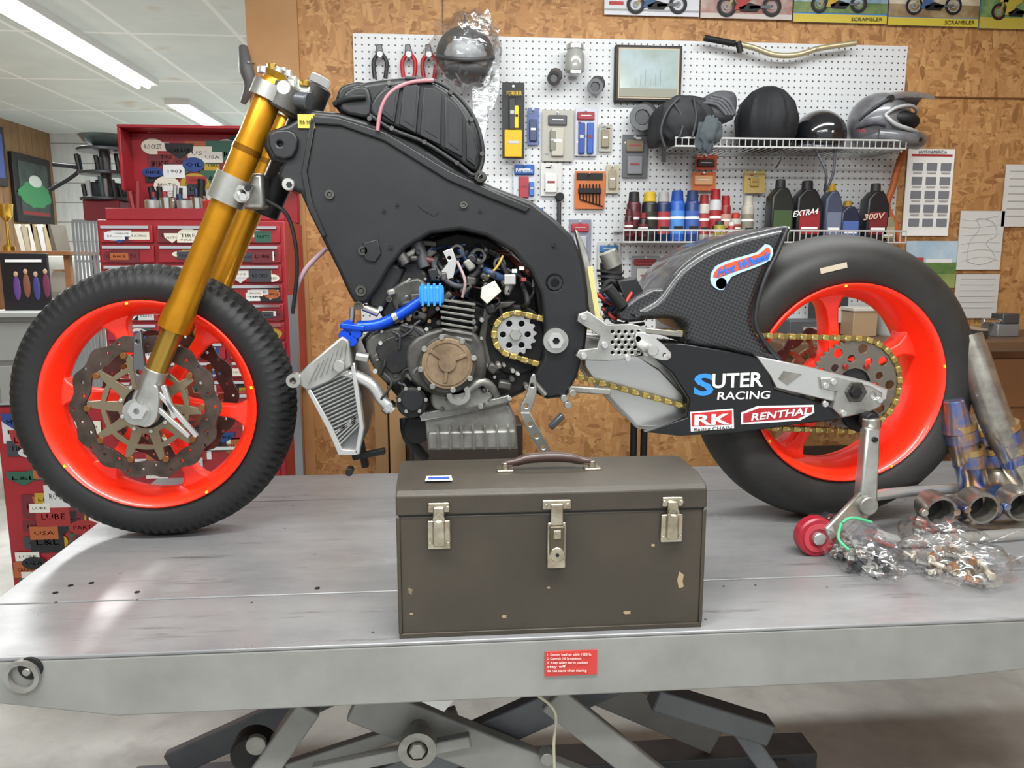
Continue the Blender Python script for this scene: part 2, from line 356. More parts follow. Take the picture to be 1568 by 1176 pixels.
tube('grip',[W(1078,58,3.13),W(1125,67,3.13)],.012,RUB);tube('clamp',[W(1130,64,3.12),W(1134,80,3.12)],.012,DRK)
cyl('hook',W(1252,74,3.18),W(1252,74,3.11),.004,CHR)
for i,(x,c) in enumerate(((582,'2a2c30'),(626,'b3202a'),(657,'b3202a'))):
    group('pliers')
    for s in (-1,1):
        tube('handle',[W(x+s*2,82,3.15),W(x+s*10,95,3.15),W(x+s*8,120,3.15)],.008,C(c),5,8)
    beam('jaw',W(x-2,68,3.15),W(x,84,3.15),.02,.012,C('55565a',.4,.8),.003,.03)
    cylY('pivot',W(x,84,3.145),.012,.012,CHR,12);cyl('hook',W(x,76,3.18),W(x,76,3.13),.003,CHR)
group('bagged_headlight')
c=W(712,84,3.05);ell('lamp_shell',c,.108,.10,.10,C('4c4e50',.4,.2));ell('lens',c+Vector((0,-.035,-.01)),.088,.07,.084,C('8a8d8f',.35,.1))
tube('lamp_band',[c+Vector((-.105,-.05,-.02)),c+Vector((0,-.112,-.045)),c+Vector((.105,-.05,-.02))],.008,C('3c3e40'));ell('lamp_base',c+Vector((0,-.02,-.06)),.085,.08,.045,C('45474a'))
ell('bag',c+Vector((0,0,.01)),.132,.112,.13,BAG,0,.25,40)
ell('bag_fold',c+Vector((.03,-.02,.06)),.10,.095,.085,BAG,.4,.35,32)
plate('bag_neck',[(690,50),(704,38),(722,28),(737,22),(748,12),(753,40),(735,62),(704,60)],3.06,3.075,BAG,.003,3)
plate('bag_tail',[(735,110),(752,92),(762,98),(765,140),(748,185),(735,235),(722,180)],3.09,3.1,BAG,.003,3)
plate('bag_tail',[(722,130),(742,118),(750,160),(738,200),(728,190)],3.07,3.08,BAG,.003,3)
cyl('hook',(c.x,3.18,c.z+.1),(c.x,3.0,c.z+.13),.004,CHR)
for nm,x,y,r,m,m2 in (('hanging_cap',848,120,.026,C('3b3330',.4,.5),DRK),('hose_fitting',911,133,.03,C('1e1f22'),C('5a5b60')),('gauge_pod',983,180,.05,C('26272a'),C('5e6164'))):
    group(nm);cylY('body',W(x,y,3.18),r,.06,m);ring('rim',W(x,y,3.12),(0,-1,0),r,r*.6,.008,m2);cylY('face',W(x,y,3.12),r*.55,.003,C('4a4a4c'))
group('glass_jar');w=W(880,110,3.12);rev('jar',[(.0,0),(.036,0),(.038,.01),(.038,.06),(.03,.075),(.03,.09)],w,(0,0,1),C('9a9c98',.15,.1));cyl('lid',w+Vector((0,0,.08)),w+Vector((0,0,.1)),.034,C('c5c6c4',.3,.6));box('bracket',w.x-.02,w.x+.02,w.y-.03,3.18,w.z-.01,w.z,CHR)
# blister packs
PKQ=random.Random(77)
def pack(name,x0,y0,x1,y1,card,pcs,Y=3.165,t=None):
    group(name);pb('card',x0,y0,x1,y1,Y,Y+.004,card,.001);w=x1-x0;h=y1-y0
    for i,(a,b,c,d,m) in enumerate(pcs):
        pb('item_%d'%i,x0+w*a,y0+h*b,x0+w*c,y0+h*d,Y-.009-.001*i,Y,m,.004)
        pb('item_stripe_%d'%i,x0+w*(a*.8+c*.2),y0+h*(b*.6+d*.4),x0+w*(a*.2+c*.8),y0+h*(b*.5+d*.5),Y-.0105-.001*i,Y-.008,PKQ.choice([WHT,DRK,C('b8b8b4'),C('8a3030')]))
    for i in range(5):
        u,v=PKQ.uniform(.08,.6),PKQ.uniform(.05,.85);pb('print_%d'%i,x0+w*u,y0+h*v,x0+w*min(u+PKQ.uniform(.12,.3),.95),y0+h*min(v+.04,.98),Y-.001,Y,PKQ.choice([WHT,DRK,C('b0a050'),C('903038'),C('4a6aa0'),C('8a8c8e')]))
    shape('hang_slot',[circ(W((x0+x1)/2,y0+h*.05,Y).x,W((x0+x1)/2,y0+h*.05,Y).z,.005,10)],Y-.001,Y,WHT)
    cyl('hook',W((x0+x1)/2,y0+h*.05,3.18),W((x0+x1)/2,y0+h*.05,3.13),.003,CHR,seg=8)
    if t: text('brand',t[0],x0+w*.12,y0+h*t[1],x1-w*.12,y0+h*t[1],h*t[2],Y-.018,t[3])
pack('folding_saw_pack',769,126,803,243,C('17171a'),[(.1,.62,.9,.98,C('d6a900')),(.3,.2,.6,.62,C('2b2b2c')),(.55,.3,.75,.6,YEL)],3.12)
text('brand','FERRIER',776,146,799,146,7,3.1,YEL)
pack('blister_pack',808,165,825,222,C('5a6a9c'),[(.15,.3,.85,.9,C('3f4a6a'))])
pack('blister_pack',830,168,878,247,C('a8a69e'),[(.2,.1,.8,.3,C('4a4c50')),(.3,.35,.7,.9,C('b3b0a4')),(.25,.4,.45,.8,C('7a7c70'))])
pack('blister_pack',881,165,914,239,C('b9bcc8'),[(.1,.08,.9,.25,C('933038')),(.15,.3,.45,.95,C('2b4a94')),(.55,.3,.85,.95,C('3159a6'))])
pack('blister_pack',917,190,937,232,C('a4a49a'),[(.2,.2,.8,.85,C('8b806c'))])
pack('blister_pack',953,206,992,272,C('5c5e62'),[(.15,.12,.85,.4,C('6e6454')),(.2,.5,.8,.92,C('7a7d82'))])
pack('sealant_pack',786,250,820,306,C('c4cad4'),[(.05,.03,.95,.32,C('1d58a8')),(.25,.36,.7,.95,C('a03440')),(.72,.5,.95,.9,C('3d6cb8'))],t=('Permatex',.25,.11,WHT))
pack('blister_pack',828,250,860,300,C('c8c8c6'),[(.2,.3,.8,.9,C('d4d4d2'))])
group('allen_key_pack');pb('card',880,262,926,320,3.165,3.169,C('bf6a34'),.001)
pb('header',883,265,923,276,3.163,3.166,DRK)
for i in range(7): tube('hex_key',[W(888+i*5,282,3.16),W(888+i*5,305+i*1.5,3.16),W(893+i*5,307+i*1.5,3.16)],.003,C('3a3a3c',.3,.7),1,6)
pb('holder',886,288,921,296,3.152,3.165,DRK,.002);cyl('hook',W(903,265,3.18),W(903,265,3.13),.003,CHR,seg=8)
pack('blister_pack',928,252,948,296,C('b2ac96'),[(.2,.2,.8,.85,C('9a917c'))])
pack('hanging_tag',1065,237,1098,260,C('b74c2a'),[(.1,.3,.9,.8,C('3a2a26'))],3.15)
pack('hanging_tag',1060,263,1096,292,C('c86a34'),[(.1,.2,.9,.7,C('d0a070'))],3.15)
pack('hanging_tag',1140,262,1172,296,C('c6ab68'),[(.3,.3,.7,.7,C('b89a54'))],3.15)
pack('blister_pack',872,336,905,400,C('7e8290'),[(.1,.1,.9,.3,C('a8303a')),(.2,.4,.8,.9,C('a8abb2'))])
pack('blister_pack',967,392,1010,440,C('8a8c8f'),[(.1,.1,.9,.3,C('8f2c30')),(.2,.4,.8,.9,C('c5c5c0'))])
pack('blister_pack',915,370,950,425,C('b8b8b4'),[(.1,.1,.9,.3,C('3c6a9c')),(.3,.4,.7,.9,C('4a4a4c'))])
pack('dark_pouch',818,318,832,334,C('2a55a8'),[])
group('hanging_gauge');cylY('dial',W(856,302,3.18),.017,.03,DRK);cyl('stem',W(856,310,3.16),W(856,345,3.16),.009,C('4a4c50',.3,.6))
group('orange_hose')
tube('hose',[W(x,y,3.12) for x,y in ((1385,228),(1373,262),(1366,290),(1358,315),(1370,345),(1378,372))],.014,C('b9602e'),5,8);cyl('hook',W(1380,232,3.18),W(1380,232,3.1),.004,CHR)
def wire_shelf(name,x0,x1,yf,drop,Yn,Yf=3.175):
    group(name);A=W(x0,yf,Yn);B=W(x1,yf,Yn);z=(A.z+B.z)/2;bx=[]
    for zz in (z,z-drop):
        bx.append(((A.x,Yn,zz),(B.x,Yn,zz),.006,.006));bx.append(((A.x,Yf,zz),(B.x,Yf,zz),.006,.006))
        for x in (A.x,B.x): bx.append(((x,Yn,zz),(x,Yf,zz),.006,.006))
    n=int((B.x-A.x)/.024)
    for i in range(n+1):
        x=A.x+(B.x-A.x)*i/n;bx.append(((x,Yn,z-drop),(x,Yf,z-drop),.003,.003));bx.append(((x,Yn,z-drop),(x,Yn,z),.003,.003))
    merged('wires',bx,C('c4c5c4',.35,.3));return A.x,B.x,z-drop
sx0,sx1,zs1=wire_shelf('wire_shelf',1035,1388,213,.03,2.93)
sx2,sx3,zs2=wire_shelf('wire_shelf',955,1388,353,.045,3.0)
zs1+=.004;zs2+=.004
def helm(px,zc,Y=3.05): 
    w=W(px,180,Y);return Vector((w.x,Y,zc))
group('gear_bag')
BGM=M('bag_black','1a1b1e',.7,0,(12,'26282c'),(40,.5))
plate('bag_body',[(1010,218),(1008,190),(1013,165),(1030,148),(1056,142),(1082,146),(1098,160),(1104,185),(1098,208),(1070,214),(1036,214)],2.95,3.15,BGM,.045,4)
ell('bag_front',W(1045,182,2.95),.085,.035,.085,BGM,.2,.12,32)
plate('bag_flap',[(1070,160),(1082,146),(1105,136),(1128,140),(1132,160),(1124,182),(1095,184),(1075,178)],2.96,3.08,M('bag_grey','4c4e52',.7,0,(12,'34353a'),(40,.5)),.03,4)
for i in range(4): tube('fold',[W(1074+i*6,158-i*4,2.962),W(1096+i*6,160-i*2,2.955),W(1112+i*5,176,2.962)],.007,M('bag_grey2','5c5e62',.7,0,(12,'3e3f44')),5,8)
ell('cloth',W(1085,205,2.93),.045,.022,.065,M('cloth_slate','464e52',.8,0,None,(25,.8)),.2,.3,32)
for pts in ([(1018,225),(1012,200),(1022,170),(1040,150)],[(1032,158),(1046,185),(1040,212)],[(1062,150),(1066,180),(1060,210)]): tube('strap',[W(x,y,2.92) for x,y in pts],.005,C('34363a'))
pb('strap_tail',1014,222,1020,248,2.94,2.95,DRK)
group('covered_helmet')
c=helm(1174,zs1+.118);CL=M('black_cloth','0e1014',.75,0,(18,'16181e'),(30,.5))
rev('cover',[(0,-.118),(.08,-.116),(.115,-.06),(.118,0),(.1,.06),(.065,.1),(.03,.118),(.0,.122)],c,(0,0,1),CL,72,lambda i,j,r,a:r*(1+(.035*math.sin(i*2*math.pi/72*12)+.018*math.sin(i*2*math.pi/72*23))*(j>2)))
tube('cord',[c+Vector((0,-.1,-.11)),c+Vector((.01,-.13,-.16)),c+Vector((-.005,-.12,-.2))],.003,DRK)
group('half_helmet')
c=helm(1255,zs1+.055);ell('shell',c,.1,.12,.1,M('gloss_black','1b1c20',.15,.1,None,None,.8),0,0,32,-.45)
ring('trim',c+Vector((0,0,-.05)),(0,0,1),.1,.094,.012,C('8a8c90',.3,.6));ell('visor_snap',c+Vector((0,-.115,.0)),.008,.006,.008,CHR);tube('chin_strap',[c+Vector((-.06,-.08,-.04)),c+Vector((-.03,-.14,-.15)),c+Vector((-.02,-.12,-.22)),c+Vector((.01,-.12,-.15)),c+Vector((.02,-.1,-.04))],.005,C('3a3c42'))
group('motocross_helmet')
MH=M('helmet_grey','77787b',.32,.2,(9,'505157'),None,.5);MH2=M('helmet_light','a2a3a5',.35,.1,None,None,.4)
c=helm(1347,zs1+.112)
ell('shell',c,.122,.105,.112,MH,0,0,40)
ell('shell_jaw',c+Vector((.01,0,-.055)),.11,.098,.055,MH,.0,0,32)
ell('eye_port',c+Vector((.052,-.028,.0)),.083,.09,.04,DRK,.12,0,32)
tube('port_rim_top',[c+Vector(p) for p in ((-.035,-.098,.01),(.0,-.112,.035),(.06,-.105,.045),(.115,-.06,.035),(.128,0,.03))],.007,MH2,6,10)
tube('port_rim_low',[c+Vector(p) for p in ((-.035,-.098,.01),(.0,-.115,-.025),(.06,-.118,-.045),(.12,-.07,-.05),(.138,0,-.05))],.008,MH2,6,10)
tube('chin_bar',[c+Vector(p) for p in ((-.05,-.085,-.06),(.02,-.098,-.072),(.09,-.085,-.078),(.14,-.045,-.075),(.155,0,-.072),(.14,.045,-.075))],.02,MH,6,16,lambda t:.022+.012*math.sin(math.pi*min(t*1.1,1)))
ell('chin_vent',c+Vector((.145,-.055,-.073)),.02,.014,.014,DRK,.1);ell('chin_vent',c+Vector((.10,-.11,-.08)),.016,.008,.010,DRK,0)
V=[];nu,nv=10,9
for l in (0,1):
    for i in range(nu):
        for j in range(nv):
            u=i/(nu-1);s=(j/(nv-1)-.5)*2;wd=.085-.022*u
            V.append(c+Vector((.0+.185*u,s*wd,.108+.018*math.sin(u*2.2)-.03*s*s-.006*l-.012*u)))
F=[]
for i in range(nu-1):
    for j in range(nv-1):
        k=i*nv+j;F.append((k,k+1,k+nv+1,k+nv));k+=nu*nv;F.append((k,k+nv,k+nv+1,k+1))
N_=nu*nv
for i in range(nu-1): F.append((i*nv,(i+1)*nv,(i+1)*nv+N_,i*nv+N_));F.append((i*nv+nv-1,i*nv+nv-1+N_,(i+1)*nv+nv-1+N_,(i+1)*nv+nv-1))
for j in range(nv-1): F.append((j,j+N_,j+1+N_,j+1));k=(nu-1)*nv+j;F.append((k,k+1,k+1+N_,k+N_))
mesh('peak',V,F,MH,50)
for pts in ([(-.11,-.05,.0),(-.07,-.085,.04),(-.02,-.09,.07)],[(-.115,-.04,-.03),(-.07,-.09,-.02),(-.03,-.10,-.03)]): tube('graphic_line',[c+Vector(p) for p in pts],.006,C('2c2d33'),5,8)
text('logo','FOX',1312,203,1326,203,6,c.y-.112,C('b33333'));cylY('visor_screw',c+Vector((-.01,-.075,.075)),.012,.02,DRK,16)
def bottle(px,top,w,body,cap,kind='can',label=None,Y=3.08,name=None):
    nm=name or ('spray_can' if kind=='can' else 'oil_bottle');group(nm)
    b=W(px,340,Y);z0=zs2;h=W(px,top,Y).z-z0;r=w/2*Y*1.02/FP;o=Vector((b.x,Y,z0))
    if kind=='can':
        rev('body',[(r*.9,0),(r,.004),(r,h*.74),(r*.88,h*.79),(r*.8,h*.80)],o,(0,0,1),body,20)
        cyl('cap',o+Vector((0,0,h*.79)),o+Vector((0,0,h)),r*.8,cap,r*.72,16)
    else:
        x=r;pts=[(o.x-x,z0),(o.x+x,z0),(o.x+x,z0+h*.6),(o.x+x*.6,z0+h*.8),(o.x+x*.35,z0+h*.86),(o.x-x*.35,z0+h*.86),(o.x-x*.9,z0+h*.72)]
        shape('body',[pts],Y-.035,Y+.035,body,.008)
        cyl('cap',o+Vector((0,0,h*.84)),o+Vector((0,0,h)),r*.42,cap,r*.38,14)
    if label:
        rr=r*1.01
        if kind=='can':
            rev('label',[(rr,h*.15),(rr,h*.6)],o,(0,0,1),label,20);rev('label_band',[(rr*1.01,h*.44),(rr*1.01,h*.49)],o,(0,0,1),WHT,20)
            box('label_mark',o.x-r*.6,o.x+r*.6,Y-rr*1.03,Y-rr*.9,z0+h*.24,z0+h*.3,DRK)
        else:
            box('label',o.x-r*.75,o.x+r*.75,Y-.038,Y-.03,z0+h*.12,z0+h*.5,label);box('label_mark',o.x-r*.6,o.x+r*.6,Y-.039,Y-.03,z0+h*.2,z0+h*.24,WHT)
for px,top,w,bd,cp,lb in ((970,294,21,'4a1822','1c1c1e','6a2830'),(994,294,24,'17181b','c8a828','2a2a20'),(1015,294,21,'1c2c54','a8a8a8','98343c'),(1036,292,23,'2458b0','1a4aa0','4a86cc'),(1059,292,22,'20386e','26386a','3c5aa0'),(1077,298,17,'b8b2a8','902828','983838'),(1094,290,19,'b8babc','a81c24','98242c'),(1110,300,16,'802020','981c1c','b8887c'),(1126,326,16,'a8a69e','a83020','8a3a2e'),(1144,300,19,'a4a194','b8b4a8','7c786a')):
    bottle(px,top,w,C(bd,.35),C(cp),'can',C(lb))
for px,top,w,bd,cp,lb in ((963,320,13,'351218','4a1218','6a2830'),(985,326,15,'1a1012','701a20','5a2226'),(1102,338,17,'888028','2a2a22','b8a838'),(1120,340,11,'982820','c8c8c8','c8c8c8')):
    bottle(px,top,w,C(bd,.35),C(cp),'can',C(lb),3.03,'small_bottle')
for px,top,w,bd,cp,lb in ((1192,275,37,'1a1d19','262826','3c5030'),(1233,277,42,'161619','202024','902028'),(1270,281,29,'3f465a','b89020','6a7286'),(1296,308,32,'20263c','98781c','4a62a0'),(1337,281,37,'19191d','303032','6f1f23'),(1354,326,25,'857c64','7a2420','a09474')):
    bottle(px,top,w,C(bd,.35),C(cp),'oil',C(lb))
text('brand','EXTRA4',1214,332,1252,327,9,3.038,WHT,.2,.02);text('brand','300V',1322,337,1353,334,9,3.038,C('d8b0a0'),.2,.02)
# low things behind the lift
group('shelf_post');x=W(447,600,2.7).x;box('post',x,x+.027,2.7,2.73,0,W(453,452,2.7).z,C('8e9296',.35,.7));box('foot',x-.02,x+.05,2.66,2.76,0,.012,GRD)
group('lumber_offcut');x=W(574,640,3.1).x;box('stud',x,x+.05,3.1,3.16,0,W(583,565,3.1).z,C('94714a'));box('stud_b',x+.058,x+.12,3.1,3.16,0,W(600,590,3.1).z,C('a5835a'))
group('tripod_jack')
for x in (972,988):
    w=W(x,600,3.0);cyl('leg',(w.x,3.0,0),(w.x,3.0,w.z),.014,DRK)
cyl('collar',W(980,640,3.0),W(980,652,3.0),.03,DRK);w=W(980,640,3.0);box('foot',w.x-.06,w.x+.06,2.96,3.04,0,.015,DRK)
group('low_shade_box');x0=W(625,640,3.0).x;x1=W(800,640,3.0).x;box('body',x0,x1,2.98,3.17,0,W(700,650,3.0).z,C('2a2622'),.006);box('box_front',x0+.02,x1-.02,2.97,2.98,.05,W(700,655,3.0).z-.03,C('3a332c'),.003)  # low dark box added behind the bike to darken the lower wall
# ================================================================ BENCH right
group('workbench')
zb=W(1520,522,2.72).z;xb=W(1195,520,2.72).x
box('top',xb,3.28,2.70,3.17,zb-.04,zb,C('5f4632'),.004)
box('cabinet',W(1490,600,2.76).x,3.25,2.76,3.15,.02,zb-.04,WOD,.003)
for i in range(3): box('drawer_%d'%i,W(1500,600,2.75).x+.02,3.0,2.748,2.762,zb-.26-i*.24,zb-.07-i*.24,C('6f492c'),.004)
box('leg',xb+.02,xb+.1,2.76,2.86,0,zb-.04,WOD);box('shelf',xb+.05,W(1490,600,2.76).x,2.76,3.15,.3,.33,WOD)
def onbench(nm,px,Y,w,h,d,m,fn=None):
    group(nm);x=W(px,500,Y).x;box('body',x-w/2,x+w/2,Y,Y+d,zb,zb+h,m,.004);return x
x=onbench('stapler',1500,2.8,.08,.03,.05,C('2a2a2c'));beam('arm',(x-.05,2.82,zb+.045),(x+.04,2.82,zb+.03),.015,.03,SIL,.003)
x=onbench('bench_vise',1545,2.85,.09,.05,.1,C('8a8c8e',.4,.5));cyl('screw',(x-.09,2.88,zb+.06),(x+.03,2.88,zb+.06),.012,CHR);box('jaw',x-.02,x+.05,2.86,2.93,zb+.05,zb+.09,C('55575a',.4,.6),.004)
x=onbench('parts_box',1325,2.9,.1,.1,.1,C('a0866a'));box('lid',x-.055,x+.055,2.895,3.005,zb+.1,zb+.115,C('c2bcb0'),.003)
x=onbench('socket_case',1240,2.85,.16,.07,.12,C('44464a'));box('handle',x-.03,x+.03,2.84,2.85,zb+.03,zb+.045,CHR)
x=onbench('air_filter_box',1275,3.0,.12,.16,.1,C('2a2c30'));box('label',x-.04,x+.04,2.995,3.0,zb+.05,zb+.11,C('b8b8b4'))
x=onbench('spray_bottle',1418,2.95,.04,.09,.04,C('d4d6d8'));cyl('nozzle',(x,2.97,zb+.09),(x,2.97,zb+.14),.012,C('c03030'))
group('fluid_tank');w=W(1372,470,2.95);rev('tank',[(.06,0),(.065,.01),(.065,.16),(.03,.19),(.03,.21)],(w.x,2.98,zb),(0,0,1),C('b4b7b4',.3),24);cyl('cap',(w.x,2.98,zb+.2),(w.x,2.98,zb+.23),.035,C('3a3a3c'))
group('parts_crate');x0=W(1230,640,2.8).x;box('crate',x0,x0+.45,2.8,3.1,.33,.6,C('3a3c40'),.01);box('crate_band',x0-.002,x0+.452,2.796,2.8,.45,.5,C('7a2a24'));box('crate_lid',x0-.01,x0+.46,2.79,3.11,.6,.62,C('2c2d30'),.004)
# ================================================================ LEFT ROOM
STK=[C(x) for x in ('d8d4cc','c8c8c8','1c1c20','24407e','982a2a','b09028','dfd9c8','2c5a48','6a2028','a85a30','e0e0e0','3a3c44')]
def stickers(nm,x0,x1,z0,z1,Y,n,seed,smin=.04,smax=.12,sx=1,words=True):
    q=random.Random(seed);WD=['RACING','OIL','MOTO','CYCLE','L&L','USA','PARTS','SPEED','GARAGE','TIRE','1903','BIKE','CUSTOM','ROCKET','LUBE']
    for i in range(n):
        w=q.uniform(smin,smax)*sx;h=w*q.uniform(.35,.8)/sx**.5;x=q.uniform(x0+w/2,max(x1-w/2,x0+w/2+.001));z=q.uniform(z0+h/2,max(z1-h/2,z0+h/2+.001));m=q.choice(STK);m2=q.choice(STK)
        y=Y-.001-.004*i/max(n,1)
        if i%4==0:
            shape('sticker',[[(x+w/2*math.cos(t*.314),z+h/2*math.sin(t*.314)) for t in range(20)]],y-.0003,y,m)
        elif i%7==3:
            shape('sticker',[[(x-w/2,z+h/2),(x+w/2,z+h/2),(x+w*.45,z),(x,z-h*.6),(x-w*.45,z)]],y-.0003,y,m)
        else: box('sticker',x-w/2,x+w/2,y-.0003,y,z-h/2,z+h/2,m)
        if m2==m: m2=STK[(STK.index(m)+5)%12]
        cu=bpy.data.curves.new('sticker_word','FONT');cu.body=q.choice(WD);cu.extrude=.0005;cu.resolution_u=1
        ob=bpy.data.objects.new('t',cu);me=bpy.data.meshes.new_from_object(ob);bpy.data.objects.remove(ob);me.materials.clear()
        xs=[v.co.x for v in me.vertices];L=max(xs)
        for v in me.vertices: v.co=Vector((x-w*.36+v.co.x/L*w*.72,y-.0005,z-h*.14+v.co.y*h*.4))
        link('sticker_word',me,m2,0)
group('tool_cabinet')
cx0=W(5,750,2.8).x;cx1=W(440,750,2.8).x;zc=W(60,622,2.8).z
box('carcass',cx0,cx1,2.8,3.17,.13,zc,RED,.006);box('top_mat',cx0,cx1,2.8,3.17,zc,zc+.006,DRK)
for i in range(4): box('drawer_%d'%i,cx0+.4,cx1-.02,2.79,2.802,.2+i*.19,.37+i*.19,RED,.004);box('pull_%d'%i,cx0+.45,cx1-.06,2.782,2.79,.35+i*.19,.362+i*.19,CHR)
stickers('s',cx0+.01,cx0+.40,.2,zc-.02,2.798,80,5,.06,.12);stickers('s2',cx0+.42,cx1-.03,.5,zc-.02,2.789,40,6,.05,.1)
for x in (cx0+.08,cx1-.08):
    for y in (2.88,3.1): cyl('caster',(x-.02,y,.06),(x+.02,y,.06),.06,RUB);box('caster_fork',x-.03,x+.03,y-.02,y+.02,.1,.13,CHR)
group('tool_chest')
ux0=W(155,430,2.84).x;ux1=W(440,430,2.84).x;zu=W(300,337,2.84).z
box('carcass',ux0,ux1,2.84,3.17,zc+.008,zu,RED,.005)
nr=9;hh=(zu-zc-.03)/nr
for i in range(nr):
    for j,(a,b) in enumerate(((0,.3),(.31,.66),(.67,1))):
        xa=ux0+.01+(ux1-ux0-.02)*a;xb_=ux0+.01+(ux1-ux0-.02)*b
        box('drawer',xa,xb_-.006,2.828,2.84,zc+.02+i*hh,zc+.02+i*hh+hh*.86,RED,.003);box('pull',xa+.01,xb_-.016,2.82,2.828,zc+.02+i*hh+hh*.7,zc+.02+i*hh+hh*.84,CHR)
        stickers('s',xa+.005,xb_-.01,zc+.02+i*hh,zc+.02+i*hh+hh*.66,2.829,7,i*7+j,.035,.06,1.3)
lx0=W(200,260,3.1).x;lx1=W(352,260,3.1).x;zl=W(270,203,3.1).z
box('open_lid',lx0,lx1+.25,3.1,3.13,zu,zl,RED,.006);stickers('lid',lx0+.02,lx1+.2,zu+.08,zl-.01,3.098,46,21,.06,.11)
for x in (lx0,lx1+.24): box('lid_side',x,x+.012,3.0,3.13,zl-.22,zl,RED,.003)
box('lid_top',lx0,lx1+.25,3.0,3.13,zl,zl+.012,RED,.003)
box('tray_front',lx0,ux1,2.845,2.855,zu,zu+.04,RED,.003)
for i,(x,m) in enumerate(((235,SIL),(258,CHR),(284,SIL),(305,CHR),(325,C('c03030')))):
    w=W(x,318,2.95);cyl('cup_%d'%i,(w.x,2.95,zu),(w.x,2.95,zu+.075+.01*(i%2)),.026,m,.03)
q=random.Random(31)
for i in range(22):
    w=W(q.uniform(205,360),318,3.02);cyl('tool_%d'%i,(w.x,3.02,zu),(w.x+q.uniform(-.02,.02),3.02,zu+q.uniform(.08,.16)),q.uniform(.006,.014),q.choice([DRK,C('8a2028'),SIL,C('2a3a5a'),C('c8c4b8')]),seg=8)
group('screwdriver_rack')
w=W(165,300,3.3);zr=w.z
cyl('post',(w.x,3.3,0),(w.x,3.3,zr+.18),.02,C('55585a',.4,.5))
for z in (zr-.02,zr+.08,zr+.17): cyl('tray',(w.x,3.3,z),(w.x,3.3,z+.012),.10,C('4a4d50',.4,.4))
box('tool_block',w.x-.07,w.x+.07,3.23,3.37,zr-.10,zr-.02,C('7a2028'),.006);box('tool_block_b',w.x-.05,w.x+.05,3.25,3.35,zr-.008,zr+.05,C('24262a'),.006)
cyl('base',(w.x,3.3,0),(w.x,3.3,.02),.2,C('33363a'))
q=random.Random(4)
for i in range(44):
    a=q.uniform(0,6.28);r=q.uniform(.03,.095);z=zr+q.choice((-.008,-.008,.092));x=w.x+r*math.cos(a);y=3.3+r*math.sin(a)
    cyl('screwdriver',(x,y,z),(x+q.uniform(-.01,.01),y,z+q.uniform(.05,.078)),.009,q.choice([C('98202a'),C('1c1c1e'),C('2c4a4a'),C('a8a8a8'),C('1c1c1e')]),seg=8)
tube('rack_handle',[(w.x-.2,3.3,zr+.12),(w.x-.1,3.3,zr+.1),(w.x-.22,3.3,zr+.02)],.008,C('2a2c30'))
group('bowl');rev('bowl',[(.04,0),(.08,.02),(.10,.045),(.09,.04),(.03,.008)],(w.x+.01,3.3,zr+.186),(0,0,1),C('5a6a66',.3,.3),24)
group('wire_rack')
bx=[];a=W(112,350,3.6);b=W(152,350,3.6)
for i in range(8):
    x=a.x+(b.x-a.x)*i/7;bx.append(((x,3.6,.0),(x,3.6,W(130,338,3.6).z),.008,.008));bx.append(((x,3.9,.0),(x,3.9,W(130,338,3.6).z),.008,.008))
for z in (.3,.7,1.1,1.4,W(130,338,3.6).z):
    for i in range(8): bx.append(((a.x+(b.x-a.x)*i/7,3.6,z),(a.x+(b.x-a.x)*i/7,3.9,z),.006,.006))
    bx.append(((a.x,3.6,z),(b.x,3.6,z),.01,.01))
merged('wires',bx,C('a8abac',.3,.7))
group('filing_cabinet')
a=W(72,430,6.2);b=W(124,430,6.2);z1=W(98,388,6.2).z
box('body',a.x,b.x,6.2,6.8,0,z1,C('c9cbc6'),.006)
for i in range(4): box('drawer_%d'%i,a.x+.02,b.x-.02,6.185,6.2,z1-.31*(i+1)+.02,z1-.31*i-.02,C('d4d6d1'),.005);box('pull_%d'%i,(a.x+b.x)/2-.06,(a.x+b.x)/2+.06,6.17,6.185,z1-.31*i-.14,z1-.31*i-.12,CHR)
group('office_desk')
a=W(-40,480,4.6);b=W(74,480,4.6);z1=W(40,478,4.6).z
box('top',a.x,b.x,4.6,5.3,z1-.03,z1,C('9ea09e'),.004);box('pedestal',a.x+.05,b.x-.03,4.64,5.25,0.0,z1-.03,C('8a8d8c'),.004)
for i in range(3): box('drawer_%d'%i,a.x+.08,b.x-.06,4.628,4.64,z1-.28-.25*i,z1-.06-.25*i,C('969998'),.005)
group('band_poster_board')
a=W(3,430,4.75);b=W(75,430,4.75);zq=W(40,388,4.75).z
box('board',a.x,b.x,4.75,4.77,z1,zq,C('100e16'),.003)
for i,c in enumerate(('5a3a7a','7a4a3a','3a3a7a','6a2a4a')):
    x=a.x+.08+.055*i;zz=z1+.13+.015*(i%2);ell('figure_%d'%i,Vector((x,4.75,zz)),.02,.004,.07,C(c));ell('face_%d'%i,Vector((x,4.748,zz+.08)),.012,.004,.016,C('b08a78'))
box('caption',a.x+.03,b.x-.03,4.744,4.75,zq-.05,zq-.035,C('d8d8d8'))
group('side_table')
a=W(-30,388,5.6);b=W(120,388,5.6);zt_=W(60,384,5.6).z
box('top',a.x,b.x-.05,5.6,6.1,zt_-.03,zt_,WOD,.004);
for x in (a.x+.04,b.x-.12):
    for y in (5.64,6.04): box('leg',x,x+.04,y,y+.04,0,zt_-.03,WOD)
group('book_pile')
